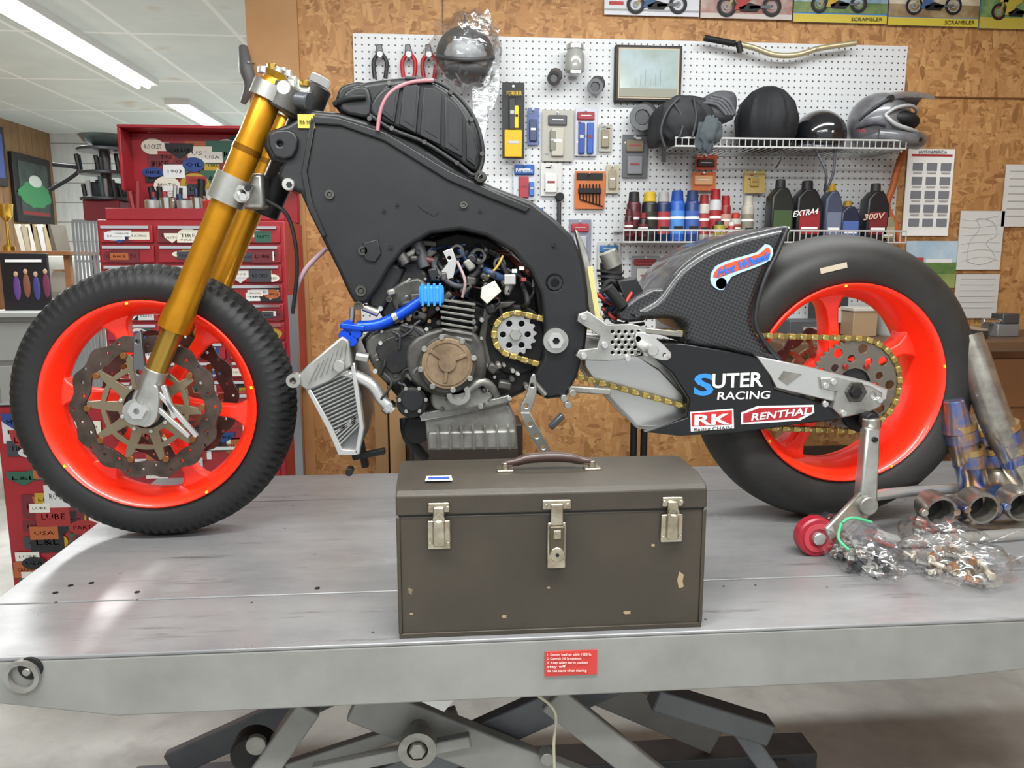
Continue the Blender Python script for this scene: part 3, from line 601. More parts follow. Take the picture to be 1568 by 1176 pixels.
for i in range(7): x=W(30+i*8,360,5.65).x;mesh('book',[(x,5.65,zt_),(x+.03,5.65,zt_),(x+.03,5.85,zt_),(x,5.85,zt_),(x-.03+.01*(i%3),5.65,zt_+.18),(x+.0+.01*(i%3),5.65,zt_+.18),(x+.01,5.85,zt_+.18),(x-.03,5.85,zt_+.18)],BF,C(('c8c4b8','a89f88','d0ccc4','8f8464','c4c4c4','a89878','504a40')[i]),0)
group('trophy');w=W(6,360,5.7);rev('cup',[(.04,0),(.04,.03),(.012,.05),(.01,.2),(.04,.24),(.05,.32),(.045,.32)],(w.x,5.75,zt_),(0,0,1),C('c9a24a',.25,.9),20)
def lw(px,py): 
    d=ray(px,py);return CAM+d*((XL+.02)/d.x)
group('framed_photo')
a=lw(20,292);b=lw(77,292);z1=lw(50,240).z;z0=lw(50,342).z
box('frame',XL+.005,XL+.04,a.y,b.y,z0,z1,C('1c1c1e'),.006);box('photo',XL+.04,XL+.044,a.y+.08,b.y-.08,z0+.07,z1-.07,M('photo_dark','3c4a44',.3,0,(6,'20262a')));ell('rider',(XL+.044,(a.y+b.y)/2,(z0+z1)/2-.05),.006,.3,.12,C('3f8a5a'),0,.2);ell('rider_helmet',(XL+.046,(a.y+b.y)/2+.02,(z0+z1)/2+.08),.006,.12,.06,C('c8d0c8'));box('photo_banner',XL+.044,XL+.046,a.y+.1,b.y-.1,z0+.08,z0+.11,C('8a2a2a'))
group('framed_photo')
a=lw(-30,240);b=lw(6,240);z1=lw(3,195).z;z0=lw(3,285).z
box('frame',XL+.005,XL+.04,a.y,b.y,z0,z1,C('2c2a2a'),.006);box('photo',XL+.04,XL+.044,a.y+.05,b.y-.05,z0+.07,z1-.07,C('4a5a9a'))
group('hanging_saddle_horn');tube('body',[W(372,72,3.15),W(376,100,3.13),W(382,130,3.13),W(372,158,3.15)],.02,C('5c5c5c'),6,12,lambda t:.028*(1-abs(t-.4)))
cyl('hook',W(392,95,3.2),W(380,95,3.1),.004,CHR,seg=8)
# ================================================================ LIFT
group('motorcycle_lift_table')
TX0,TX1,TY0,TY1,TZ=-.817,1.62,1.162,2.17,.8
box('deck_near',TX0,TX1,TY0,1.358,TZ-.006,TZ,TAB,.002);box('deck_main',TX0,TX1,1.362,1.93,TZ-.006,TZ,TAB,.002);box('deck_far',TX0,TX1,1.934,TY1,TZ-.006,TZ,TAB,.002)
xl=W(180,1087,TY0).x;xr=W(1440,1040,TY0).x
for y in (TY0,TY1-.03):
    shape('side_beam',[[(TX0,TZ-.006),(TX0,TZ-.055),(xl,TZ-.105),(xr,TZ-.105),(TX1,TZ-.055),(TX1,TZ-.006)]],y,y+.03,GRY,.003)
box('end_plate',TX0,TX0+.01,TY0+.03,TY1-.03,TZ-.055,TZ-.006,GRY);box('underside',TX0+.05,TX1-.05,TY0+.03,TY1-.03,TZ-.04,TZ-.01,GRD)
ring('tube_end',W(48,1022,TY0+.02),(0,-1,0),.026,.019,.03,ALU2);cylY('tube_bore',W(48,1022,TY0),.018,.004,DRK);cylY('tube_pin',W(46,1024,TY0),.006,.012,ALU2,12)
pb('warning_label',834,997,914,1034,TY0-.002,TY0,C('c03632'))
for i,(s,a,b) in enumerate((('1. Center load on table 1000 lb.',838,906),('2. Controls 100 lb maximum',838,890),('3. Keep safety bar in position',838,900),('stay off',838,866),('do not stand when moving',838,898))): text('label_text',s,a,1004+i*6.2,b,1003.5+i*6.2,3.6,TY0-.003,C('f0d8d4'))
for i in range(18):
    x=R.uniform(TX0+.05,1.4);y=R.choice((1.2,1.33,1.36,1.38,1.36));cyl('deck_rivet',(x,y,TZ),(x,y,TZ+.001),R.uniform(.0015,.003),C('4a4845'),seg=10)
for x,y in ((108,897),(140,893),(210,907),(85,908),(486,901)):
    w=WZ(x,y,TZ);cyl('deck_hole',(w.x,w.y,TZ),(w.x,w.y,TZ+.001),.005,DRK,seg=12)
for yy in (1.42,1.9):
    beam('scissor_arm',W(545,1070,1.42)+Vector((0,yy-1.42,0)),Vector((.72,yy,.10)),.085,.03,GRY,.004)
    beam('scissor_arm',Vector((.62,yy+.04,.68)),Vector((-.75,yy+.04,.08)),.07,.03,GRD,.004)
    box('base_rail',-.85,1.0,yy-.03,yy+.07,0,.06,GRD,.004)
    beam('strut',W(475,1078,1.42)+Vector((0,yy-1.42,0)),W(400,1185,1.42)+Vector((0,yy-1.42,0)),.05,.04,GRY,.004)
beam('dark_arm',W(1000,1064,1.5),W(1175,1118,1.5),.05,.05,GRD,.004);beam('dark_leg',W(1130,1110,1.5),W(1185,1190,1.5),.04,.04,GRD,.004)
beam('lift_arm',W(845,1068,1.38),W(1010,1200,1.38),.06,.02,GRY,.004)
beam('link',W(720,1132,1.38),W(480,1180,1.38),.025,.02,GRY,.003);beam('brace',W(440,1176,1.5),W(700,1092,1.5),.03,.02,GRY,.003)
for x in (-.6,.85): box('cross_rail',x,x+.06,1.39,1.97,.0,.05,GRD)
cyl('cross_shaft',W(640,1135,1.36),W(640,1135,1.36)+Vector((0,.6,0)),.018,ALU2)
ring('roller',W(640,1135,1.375),(0,-1,0),.036,.02,.03,ALU2);cylY('roller_hub',W(640,1135,1.37),.016,.035,ALU2,6)
cylY('wheel_tyre',W(394,1137,1.46),.043,.045,RUB);cylY('wheel_hub',W(394,1137,1.42),.02,.012,ALU2)
cyl('wheel_axle',W(394,1137,1.46),W(394,1137,1.5)+Vector((.03,.02,-.2)),.02,GRD)
cylY('pivot_pin',W(835,1150,1.41),.014,.03,ALU2,12)
tube('wire',[W(820,1062,1.3),W(850,1090,1.35),W(848,1140,1.35),W(850,1200,1.35)],.003,C('c8c4ae'))
plate('bracket',[(630,1068),(700,1066),(680,1090)],1.36,1.365,WHT,0)
# ================================================================ MOTORCYCLE
group('motorcycle')
YC=1.72
FC=Vector((-.634,YC,1.097));RC=Vector((.888,YC,1.130))
def tyre(nm,c,prof,mat,seg,fn): 
    p=prof+[(r,-a) for r,a in reversed(prof[:-1])];return rev(nm,p,c,(0,1,0),mat,seg,fn,closed=True)
tyre('front_tyre',FC,[(.212,-.042),(.219,-.050),(.236,-.058),(.25,-.0605),(.262,-.06),(.272,-.056),(.281,-.049),(.288,-.039),(.293,-.027),(.296,-.012),(.297,0)],TYR,288,
  lambda i,j,r,a:r-(.006 if (i+(min(j,20-j)//2))%3==0 and r>.252 and 3<j<17 else 0))
tyre('rear_tyre',RC,[(.212,-.072),(.219,-.082),(.236,-.092),(.252,-.096),(.268,-.0975),(.285,-.093),(.300,-.081),(.314,-.061),(.323,-.038),(.3285,-.015),(.330,0)],TYS,96,None)
def rim(nm,c,hw,nsp,ph,thick):
    P=[(.214,-hw+.006),(.2225,-hw+.002),(.2235,-hw-.004),(.2205,-hw-.007),(.214,-hw-.003),(.207,-hw+.010),(.194,-hw*.35),(.190,0)]
    P=P+[(r,-a) for r,a in reversed(P[:-1])]+[(.212,hw-.016),(.20,.0),(.212,-hw+.016)]
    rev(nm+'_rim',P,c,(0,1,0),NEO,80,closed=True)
    for k in range(nsp):
        a=ph+2*math.pi*k/nsp;ca,sa=math.cos(a),math.sin(a)
        pts=[(.03,-.026),(.07,-.015),(.13,-.0125),(.165,-.015),(.183,-.024),(.198,-.042),(.198,.042),(.183,.024),(.165,.015),(.13,.0125),(.07,.015),(.03,.026)]
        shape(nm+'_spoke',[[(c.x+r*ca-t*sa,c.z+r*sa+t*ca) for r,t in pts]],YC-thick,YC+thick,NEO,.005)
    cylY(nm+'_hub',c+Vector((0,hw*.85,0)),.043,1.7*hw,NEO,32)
rim('front',FC,.054,6,math.radians(52),.017)
rim('rear',RC,.087,5,math.radians(25),.030)
a0=math.radians(103);d=Vector((math.cos(a0),0,math.sin(a0)));t=Vector((-d.z,0,d.x));p=RC+d*.262;beam('tyre_label',Vector((p.x,YC-.0975,p.z))-t*.03,Vector((p.x,YC-.0975,p.z))+t*.03,.012,.0015,C('b9ac98'))
for a in (10,97,215,300):
    a=math.radians(a);beam('paint_mark',FC+Vector((.216*math.cos(a),-.0605,.216*math.sin(a))),FC+Vector((.221*math.cos(a),-.0605,.221*math.sin(a))),.006,.002,C('c8d82a'))
    beam('paint_mark',RC+Vector((.216*math.cos(a),-.0935,.216*math.sin(a))),RC+Vector((.221*math.cos(a),-.0935,.221*math.sin(a))),.006,.002,C('e8c02a'))
def disc(c,Y,ro=.150,mat=DSC):
    N=140;out=[(c.x+(ro+.0045*math.cos(14*2*math.pi*i/N))*math.cos(2*math.pi*i/N),c.z+(ro+.0045*math.cos(14*2*math.pi*i/N))*math.sin(2*math.pi*i/N)) for i in range(N)]
    k_=ro/.157
    inn=[(c.x+(ro-.034*k_+.004*math.cos(10*2*math.pi*i/N))*math.cos(2*math.pi*i/N),c.z+(ro-.034*k_+.004*math.cos(10*2*math.pi*i/N))*math.sin(2*math.pi*i/N)) for i in range(N)]
    hs=[]
    for k in range(30):
        a=2*math.pi*k/30;r=ro-(.009+.0085*(k%3))*k_;hs.append(circ(c.x+r*math.cos(a),c.z+r*math.sin(a),.0038*k_,8))
    shape('brake_disc',[out,inn]+hs,Y-.003,Y+.003,mat,.0006)
    Nn=10;o2=[]
    for i in range(Nn*12):
        a=2*math.pi*i/(Nn*12);ph=(i%12)/12;r=(.120 if ph<.25 else .094)*k_
        o2.append((c.x+r*math.cos(a-.13),c.z+r*math.sin(a-.13)))
    tri=[]
    for k in range(Nn):
        a=2*math.pi*k/Nn+.25
        tri.append([(c.x+r*k_*math.cos(a+d),c.z+r*k_*math.sin(a+d)) for r,d in ((.058,-.12),(.058,.12),(.084,.2),(.084,-.2))])
    shape('disc_carrier',[o2,circ(c.x,c.z,.046*k_,32)]+tri,Y-.004,Y+.004,C('8c7f68',.35,.75),.0008)
    for k in range(Nn):
        a=2*math.pi*k/Nn-.01;cylY('bobbin',(c.x+.121*k_*math.cos(a),Y-.002,c.z+.121*k_*math.sin(a)),.0075*k_,.006,C('8a5a34',.4,.7),12)
disc(FC,YC-.070);disc(FC,YC+.070)
cylY('hub_boss',FC+Vector((0,-.045,0)),.046,.02,C('303033',.4,.6));cylY('front_axle',FC+Vector((0,.12,0)),.013,.24,ALU)
disc(RC,YC+.075,.11)
ft=W(420,128,1.62);fb=W(268,497,1.62)
ax=(ft-fb).normalized();ty=Vector((0,.2,0))
for k,o in enumerate((Vector((0,0,0)),ty)):
    t,b=ft+o,fb+o;L=(t-b).length
    rev('fork_outer',[(.024,-.012),(.031,-.01),(.032,.0),(.031,.03),(.028,.05),(.0265,.2),(.0275,L*.52),(.0275,L*.75),(.0262,L*.78),(.026,L),(.022,L+.008)],b,ax,GLD,40)
    rev('fork_band',[(.0285,0),(.0285,.012)],b+ax*L*.72,ax,C('8a5a10',.3,.7),40)
    cyl('fork_inner',b-ax*.125,b,.0215,GLDK,seg=32)
    cyl('fork_foot',b-ax*.10,Vector((FC.x,t.y,FC.z))+ax*.02,.0235,ALU,.024)
    ring('axle_clamp',(FC.x,t.y+.022,FC.z),(0,-1,0),.027,.012,.044,ALU)
    cyl('fork_cap',t,t+ax*.022,.021,C('b58a2a',.25,.9),seg=6)
    cyl('cap_adj',t+ax*.02,t+ax*.032,.010,SIL)
    ring('lower_clamp',b+ax*L*.515,ax,.037,.027,.055,ALU);ring('upper_clamp',b+ax*(L-.035),ax,.037,.026,.03,ALU)
lc=fb+ax*(ft-fb).length*.515
beam('lower_triple',lc+ax*.028+Vector((.035,.02,0)),lc+ax*.028+ty+Vector((.035,-.02,0)),.05,.07,ALU,.008)
beam('upper_triple',ft-ax*.02+Vector((.03,.02,.0)),ft-ax*.02+ty+Vector((.03,-.02,0)),.03,.07,ALU,.006)
cyl('clamp_bolt',W(372,302,1.60),W(372,302,1.585),.008,SIL,seg=12);cyl('clamp_bolt',W(379,288,1.60),W(379,288,1.585),.006,DRK,seg=12)
ring('stem_ring',W(372,298,1.60),(0,-1,0),.016,.009,.012,ALU)
cyl('steering_stem',ft+Vector((.06,.1,-.0))+ax*.02,lc+Vector((.06,.1,0))-ax*.02,.03,ENG)
cyl('stem_nut',ft+Vector((.06,.1,.0))+ax*.02,ft+Vector((.06,.1,.0))+ax*.04,.022,SIL,seg=6)
for o in (0,.19):
    b=W(440,148,1.62)+Vector((0,o,0));cyl('bar_clamp',b+ax*.02,b-ax*.03,.035,ENG2);cyl('bar_stub',b+Vector((-.02,0,0)),b+Vector((.045,-.02 if o==0 else .02,-.012)),.018,C('55585c',.35,.5))
    cyl('bar_end',b+Vector((.0,-.035,.01)),b+Vector((.0,.01,.01)),.014,SIL)
for i,(x,y) in enumerate(((402,112),(416,108),(432,114),(448,128),(466,133),(410,122),(440,118))): cyl('clamp_detail',W(x,y,1.66),W(x,y-10,1.66),.01,(SIL,GLDK,ALU)[i%3],seg=8)
plate('bar_bracket',[(395,128),(404,112),(430,108),(458,122),(474,132),(472,150),(450,158),(418,142)],1.66,1.70,ALU,.004,2)
tube('front_cable',[W(398,196,1.66),W(385,250,1.7),W(400,300,1.66),W(440,330,1.64),W(455,400,1.64),W(448,480,1.66)],.004,RUB)
tube('front_hose',[W(500,380,1.66),W(470,410,1.65),W(455,440,1.66),W(450,470,1.7)],.005,C('a88a92'))
plate('axle_lug',[(205,600),(232,588),(243,600),(240,640),(222,655),(200,640)],1.60,1.625,ALU,.003,3,[(214,628,7)])
ring('axle_nut',W(213,628,1.60),(0,-1,0),.018,.007,.014,SIL,6)
plate('caliper_mount',[(204,515),(215,505),(219,540),(224,585),(208,590),(203,560)],1.62,1.632,C('6b6c6e',.35,.7),.002,0,[(210,523,3),(212,570,4)])
for (x0,y0,x1,y1) in ((240,598,302,668),(238,622,290,668),(250,590,268,640)): beam('caliper_arm',W(x0,y0,1.61),W(x1,y1,1.61),.009,.009,SIL,.001)
for i in range(9): a=i*.7;cyl('stud',FC+Vector((.05*math.cos(a),-.07,.05*math.sin(a))),FC+Vector((.05*math.cos(a),-.078,.05*math.sin(a))),.004,SIL,seg=8)
# main frame
fr=[(402,222),(410,200),(440,190),(478,168),(520,172),(580,190),(640,218),(700,258),(755,285),(815,308),(850,335),(878,362),(892,395),(900,440),(903,480),(897,530),(885,575),(868,608),(838,612),(815,600),(812,585),(832,548),(834,500),(828,450),(812,415),(785,385),(745,362),(705,352),(660,358),(622,380),(598,408),(580,440),(562,464),(545,468),(533,448),(518,415),(498,375),(475,330),(460,296),(436,288),(424,268),(432,250),(414,246)]
FO=XZ(fr,1.59)
shape('frame_near',[FO,circ(*XZ([(849,433)],1.59)[0],.012,16)],1.59,1.625,FRM,.008)
shape('frame_far',[FO],1.815,1.85,FRM,.008)
shape('frame_headstock',[XZ([(408,214),(478,172),(560,190),(600,230),(560,300),(500,300),(440,262),(415,245)],1.6)],1.625,1.815,BLK,.01)
shape('fuel_cell',[XZ([(470,182),(520,178),(600,210),(680,258),(780,300),(800,330),(740,345),(680,338),(620,350),(560,400),(520,360),(490,300)],1.6)],1.625,1.815,DRK,.008)
plate('frame_rib',[(478,176),(520,180),(590,202),(690,262),(760,294),(812,318),(806,326),(750,304),(685,276),(588,216),(520,192),(482,190)],1.583,1.59,FRM,.003)
plate('frame_neck_edge',[(476,180),(484,182),(470,262),(478,310),(500,360),(494,364),(470,316),(461,265)],1.584,1.59,FRM,.002)
plate('neck_bracket',[(410,206),(440,198),(456,212),(448,240),(420,240)],1.578,1.59,BLK,.004,2,[(428,220,4)])
cylY('neck_bolt',W(443,283,1.59),.012,.014,SIL,16);cylY('neck_bolt_core',W(443,283,1.577),.006,.003,DRK,6)
plate('frame_pad',[(556,372),(578,366),(584,388),(574,402),(558,398)],1.584,1.59,FRM,.002)
for x,y,r in ((505,298,.009),(710,314,.007),(608,313,.003),(588,322,.003),(556,384,.009),(596,458,.006),(737,272,.011),(553,445,.011),(549,468,.009),(848,375,.004),(735,322,.003),(598,378,.004)):
    ring('frame_bolt_ring',W(x,y,1.59),(0,-1,0),r,r*.55,.006,ENG2 if r>.0055 else DRK,18);cylY('frame_bolt',W(x,y,1.59),r*.5,.004,ENG2,6)
plate('frame_slot',[(640,315),(655,311),(672,325),(665,331),(648,322)],1.588,1.5905,DRK,.0)
ring('pivot_hole',W(849,433,1.592),(0,-1,0),.015,.009,.006,BLK)
# airbox: moulded cover with fan-shaped raised panels
ABM=M('airbox_black','131416',.42,.0,None,(30,.1));ABM2=M('airbox_cover','191a1c',.42,0,None,(30,.1))
AB=[(512,160),(518,140),(545,127),(590,119),(640,116),(674,122),(704,144),(728,180),(740,215),(738,250),(728,268),(700,248),(650,215),(600,196),(555,182),(525,172)]
plate('airbox',AB,1.60,1.84,ABM,.012,4)
plate('airbox_cover',[(566,165),(578,142),(600,128),(640,122),(668,128),(698,150),(722,188),(735,230),(730,262),(700,244),(650,212),(600,192),(574,180)],1.582,1.64,ABM2,.006,3)
for P in ([(582,172),(588,146),(604,134),(612,134),(604,188)],[(611,190),(618,132),(638,129),(643,133),(637,204)],[(643,207),(649,133),(664,135),(676,144),(675,222)],[(681,226),(682,148),(698,160),(708,176),(708,240)],[(714,244),(714,186),(724,204),(731,232),(728,254)]):
    plate('airbox_panel',P,1.574,1.585,ABM2,.0015,0)
    cx_=sum(p[0] for p in P)/len(P);cy_=sum(p[1] for p in P)/len(P)
    plate('panel_recess',[(cx_+(p[0]-cx_)*.62,cy_+(p[1]-cy_)*.8) for p in P],1.5725,1.5745,DRK if 0 else BLK,0)
for x,y in ((596,128),(640,120),(690,142),(722,184),(738,236),(700,250),(650,218),(600,197),(566,182)): cylY('airbox_clip',W(x,y,1.583),.005,.006,ENG2,8)
plate('airbox_top_lug',[(515,150),(522,132),(548,124),(560,130),(545,150),(525,162)],1.60,1.72,ABM,.006,2)
plate('intake_snorkel',[(520,168),(528,140),(552,130),(566,138),(570,176),(548,178)],1.59,1.66,BLK,.006,2)
ring('airbox_screw',W(735,271,1.585),(0,-1,0),.011,.005,.01,ENG2,20)
tube('airbox_edge',[W(x,y,1.582) for x,y in ((566,176),(600,198),(650,218),(700,250),(728,268),(740,236),(728,185),(700,146),(664,124),(620,120))],.004,C('222326'),5,8)
tube('vent_hose',[W(x,y,1.575) for x,y in ((578,200),(584,165),(600,140),(630,126),(664,123))],.0038,C('a87078',.35))
tube('side_strap',[W(512,160,1.6),W(535,150,1.585),W(560,148,1.585)],.006,DRK);pb('yellow_tag',456,175,482,196,1.585,1.592,C('c8b040'));text('tag_text','R6 HP',459,190,479,190,7,1.583,DRK)
# engine
Y1,Y2=1.625,1.825
plate('cylinder_block',[(572,425),(598,400),(640,398),(668,440),(672,480),(640,505),(590,492),(568,462)],Y1,Y2,ENG,.008)
plate('head_cover',[(560,440),(600,398),(622,412),(600,455),(585,480),(562,470)],Y1-.01,Y2,BLK,.01)
plate('head_face',[(600,440),(640,425),(660,445),(655,478),(620,490),(602,470)],1.615,1.63,ENG2,.006,2)
plate('crankcase',[(552,520),(590,495),(650,480),(700,470),(760,465),(822,500),(836,545),(815,590),(780,612),(700,632),(640,636),(606,606),(580,572)],1.64,Y2,ENG,.01,2)
plate('dark_backing',[(585,440),(612,395),(645,368),(700,352),(750,362),(800,395),(822,430),(830,500),(760,520),(680,500),(600,470)],1.68,1.8,C('101113',.5,.3),.01)  # dark backing plate added to fill the bright gap behind the hoses
for i in range(7):
    beam('cylinder_fin',W(672+i*1,458+i*9,1.60),W(728-i,466+i*9,1.60),.005,.04,C('76756f',.45,.6),.001)
plate('fin_core',[(678,455),(722,462),(720,520),(682,520)],1.61,1.66,ENG,.004)
plate('gear_cover',[(560,520),(600,500),(645,500),(660,530),(640,570),(600,590),(572,565)],1.60,1.645,ENG2,.008,3)
plate('gear_cover_rib',[(575,535),(600,515),(635,515),(642,535),(628,560),(600,572)],1.592,1.60,ENG,.003,3)
plate('clutch_case',[(622,540),(640,515),(690,500),(730,512),(745,550),(738,590),(700,610),(650,600),(626,575)],1.585,1.645,ENG2,.008,3)
cylY('clutch_cover',W(685,556,1.60),.060,.03,ENG2,40);cylY('clutch_face',W(685,556,1.572),.052,.012,TAN,40);ring('clutch_ridge',W(685,556,1.561),(0,-1,0),.046,.042,.003,TAN);cylY('clutch_centre',W(685,556,1.562),.018,.006,TAN,24)
for k in range(3): a=k*2.09+.4;beam('clutch_rib',W(685,556,1.559)+Vector((.016*math.cos(a),0,.016*math.sin(a))),W(685,556,1.559)+Vector((.042*math.cos(a),0,.042*math.sin(a))),.007,.004,TAN,.001)
for k in range(8):
    a=k*.785+.2;w=W(685,556,1.572);cylY('cover_bolt',w+Vector((.055*math.cos(a),0,.055*math.sin(a))),.006,.014,ALU2,8)
cylY('pulser_cover',W(632,612,1.62),.032,.04,ENG,32);cylY('pulser_face',W(632,612,1.58),.022,.008,BLK,24);cylY('oil_filter',W(640,650,1.70),.03,.06,DRK)
for k in range(6): a=k*1.047;cylY('pulser_bolt',W(632,612,1.58)+Vector((.027*math.cos(a),0,.027*math.sin(a))),.004,.006,ALU2,8)
cylY('water_pump',W(702,602,1.62),.026,.035,ALU2);ring('water_ring',W(702,602,1.585),(0,-1,0),.024,.014,.008,ALU)
plate('pump_housing',[(660,600),(690,590),(735,592),(755,605),(740,622),(700,630),(665,626)],1.605,1.645,ALU2,.006,3)
tube('pump_pipe',[W(715,600,1.59),W(735,585,1.59),W(750,590,1.6),(W(760,605,1.62))],.009,ALU2)
plate('sprocket_recess',[(740,480),(760,470),(800,468),(826,485),(834,520),(824,560),(790,575),(755,562),(738,525)],1.632,1.66,DRK,.004,3)
plate('recess_rim',[(742,470),(765,462),(790,462),(780,470),(762,474),(748,490),(744,520),(752,556),(768,570),(758,574),(740,552),(733,515)],1.61,1.64,ENG2,.003,0)
# sprockets + chain
YCH=1.6155
w=W(789,512,YCH)
def sprocket(c,Y,r,teeth,mat,holes,hub):
    out=[];N=teeth*4
    for i in range(N): rr=r+(.003 if i%4<2 else -.003);out.append((c.x+rr*math.cos(2*math.pi*i/N),c.z+rr*math.sin(2*math.pi*i/N)))
    return shape('sprocket',[out]+[circ(c.x+a*math.cos(t),c.z+a*math.sin(t),hr,14) for (a,t,hr) in holes]+[circ(c.x,c.z,hub,16)],Y-.003,Y+.003,mat,.0006)
sprocket(w,YCH,.042,16,C('b0b0b0',.35,.7),[(.026,k*1.047,.0065) for k in range(6)],.006)
cylY('sprocket_nut',w+Vector((0,.002,0)),.013,.014,ALU,6)
rc=Vector((RC.x,YCH,RC.z))
sprocket(rc,YCH,.100,46,C('7c756c',.38,.7),[(.082,k*2*math.pi/9,.0105) for k in range(9)]+[(.06,k*2*math.pi/9+.35,.0085) for k in range(9)],.038)
cylY('sprocket_carrier',rc+Vector((0,.05,0)),.05,.045,C('3a3a3c',.4,.6));
for k in range(6): a=k*1.047;cylY('sprocket_bolt',rc+Vector((.048*math.cos(a),-.003,.048*math.sin(a))),.006,.006,C('9c2a1c',.4,.5),8)
def arc(c,r,a0,a1,n=24): return [Vector((c.x+r*math.cos(math.radians(a0+(a1-a0)*i/n)),YCH,c.z+r*math.sin(math.radians(a0+(a1-a0)*i/n)))) for i in range(n+1)]
path=arc(w,.0455,250,75,14)+[W(870,498,YCH),W(1045,510,YCH)]+arc(rc,.1035,92,-98,26)+[W(1180,655,YCH),W(1048,622,YCH),W(880,575,YCH)]
path.append(path[0])
def resample(P,s):
    out=[P[0]];acc=0
    for a,b in zip(P,P[1:]):
        L=(b-a).length;d=s-acc
        while d<=L: out.append(a+(b-a)*(d/L));d+=s
        acc=L-(d-s)
    return out
cp=resample(path,.0125)
merged('chain_outer',[(a+(a-b)*.1,b+(b-a)*.1,.0125,.018) for a,b in zip(cp[::2],cp[1::2])],CHN,.002)
merged('chain_inner',[(a+(a-b)*.1,b+(b-a)*.1,.010,.013) for a,b in zip(cp[1::2],cp[2::2])],C('8a7a48',.4,.8),.001)
for i,p in enumerate(cp):
    if i%2==0 : cylY('chain_pin',p+Vector((0,-.008,0)),.0026,.0025,C('e0d4a8',.3,.8),6)
# sump
plate('sump',[(650,640),(700,632),(775,612),(790,640),(793,688),(655,690)],1.63,1.80,ALU2,.006)
plate('sump_edge',[(640,632),(700,622),(780,604),(784,616),(700,636),(645,646)],1.615,1.82,ALU,.004)
for i in range(7): x=670+i*18;beam('sump_fin',W(x,652,1.622),W(x+2,686,1.628),.004,.02,ALU2)
pb('sump_front',655,660,790,688,1.622,1.64,ALU2,.005)
for x in (648,700,745,780): cylY('sump_bolt',W(x,632-(x-648)*.17,1.615),.005,.008,SIL,8)
q=random.Random(8)
for i in range(58):
    x=q.uniform(625,800);y=q.uniform(366,450);pts=[W(x,y,q.uniform(1.61,1.67))]
    for k in range(3): x+=q.uniform(-28,30);y+=q.uniform(-2,30);x=min(max(x,610),824);y=max(y,372);pts.append(W(x,y,q.uniform(1.60,1.67)))
    tube('hose_%d'%i,pts,q.choice((.002,.003,.004,.006,.008)),q.choice([RUB,RUB,DRK,C('1a1b1e'),C('2a2b2f'),C('3a3b3f'),C('4a2018'),C('24365a'),C('8a8a86')]),5,8)
for i in range(80):
    x=q.uniform(570,820);y=q.uniform(470,625)
    if (x-685)**2+(y-556)**2<45**2 or (x-790)**2+(y-510)**2<46**2 or (x<610 and y>590): continue
    cylY('engine_bolt',W(x,y,1.64),q.uniform(.003,.006),q.uniform(.035,.05),q.choice([ALU2,SIL,ALU2,ENG2,TAN]),8)
for i in range(50):
    x=q.uniform(600,810);y=q.uniform(385,600)
    if (x-685)**2+(y-556)**2<50**2 or (x-790)**2+(y-510)**2<50**2: continue
    a=q.uniform(0,3.1);l=q.uniform(8,22);beam('engine_part',W(x,y,1.615),W(x+l*math.cos(a),y+l*math.sin(a),1.615),q.uniform(.008,.02),.04,q.choice([ENG,ENG2,ENG2,BLK,ALU2]),.004)
for i in range(9):
    x=q.uniform(570,650);y=q.uniform(490,590);tube('lower_wire',[W(x,y,1.59),W(x+q.uniform(-20,20),y+q.uniform(5,20),1.585),W(x+q.uniform(-20,30),y+q.uniform(20,40),1.59)],.003,q.choice([RUB,C('2a2b2f'),C('5a5c60')]),5,8)
plate('throttle_bracket',[(678,385),(692,380),(700,400),(694,425),(680,430),(676,415),(686,402)],1.60,1.604,SIL,.001,0,[(688,395,3)])
plate('connector_white',[(738,440),(758,430),(768,446),(746,466),(736,456)],1.585,1.605,C('d0ccb8'),.002);pb('connector_silver',772,420,790,436,1.59,1.62,SIL,.002)
for i,(x,y) in enumerate(((795,408),(806,400),(798,425),(784,412))): pb('sensor_tag',x,y,x+8,y+6,1.6,1.606,C(('c8c8c0','a88a30','903030','d0d0d0')[i]),.001)
tube('yellow_wire',[W(740,430,1.6),W(760,410,1.6),W(770,392,1.61)],.0025,C('a98c38'));tube('pink_wire',[W(700,400,1.6),W(712,430,1.59),W(708,455,1.6)],.003,C('a08a8a'))
cyl('coil',W(605,378,1.61),W(622,405,1.61),.012,ENG2);cyl('coil',W(638,370,1.63),W(650,410,1.63),.014,C('55565a',.4,.4))
for x,y,r in ((700,385,.014),(732,392,.016),(764,404,.013)): ring('throttle_body',W(x,y,1.64),(0,-1,0),r,r*.65,.025,ENG2,20)
pb('blue_plug',641,437,680,466,1.57,1.60,LBL,.006);
for i in range(4): pb('plug_rib',645+i*9,434,649+i*9,469,1.568,1.6,LBL,.001)
tube('blue_hose',[W(x,y,1.60) for x,y in ((645,460),(612,482),(580,497),(548,500))],.0115,BLU);ring('hose_clamp',W(602,487,1.6),Vector((1,0,.45)),.014,.011,.01,CHR)
for x,y in ((535,497),(541,520),(530,512),(548,508)): cylY('blue_fitting',W(x,y,1.62),.012,.03,BLU,8)
beam('blue_bracket',W(522,498,1.60),W(560,502,1.60),.012,.03,BLU,.003)
cyl('stay',W(540,470,1.61),W(536,515,1.61),.006,ALU);cyl('stay',W(556,470,1.61),W(580,480,1.61),.008,ALU);cyl('stay',W(545,545,1.6),W(565,548,1.6),.01,ALU)
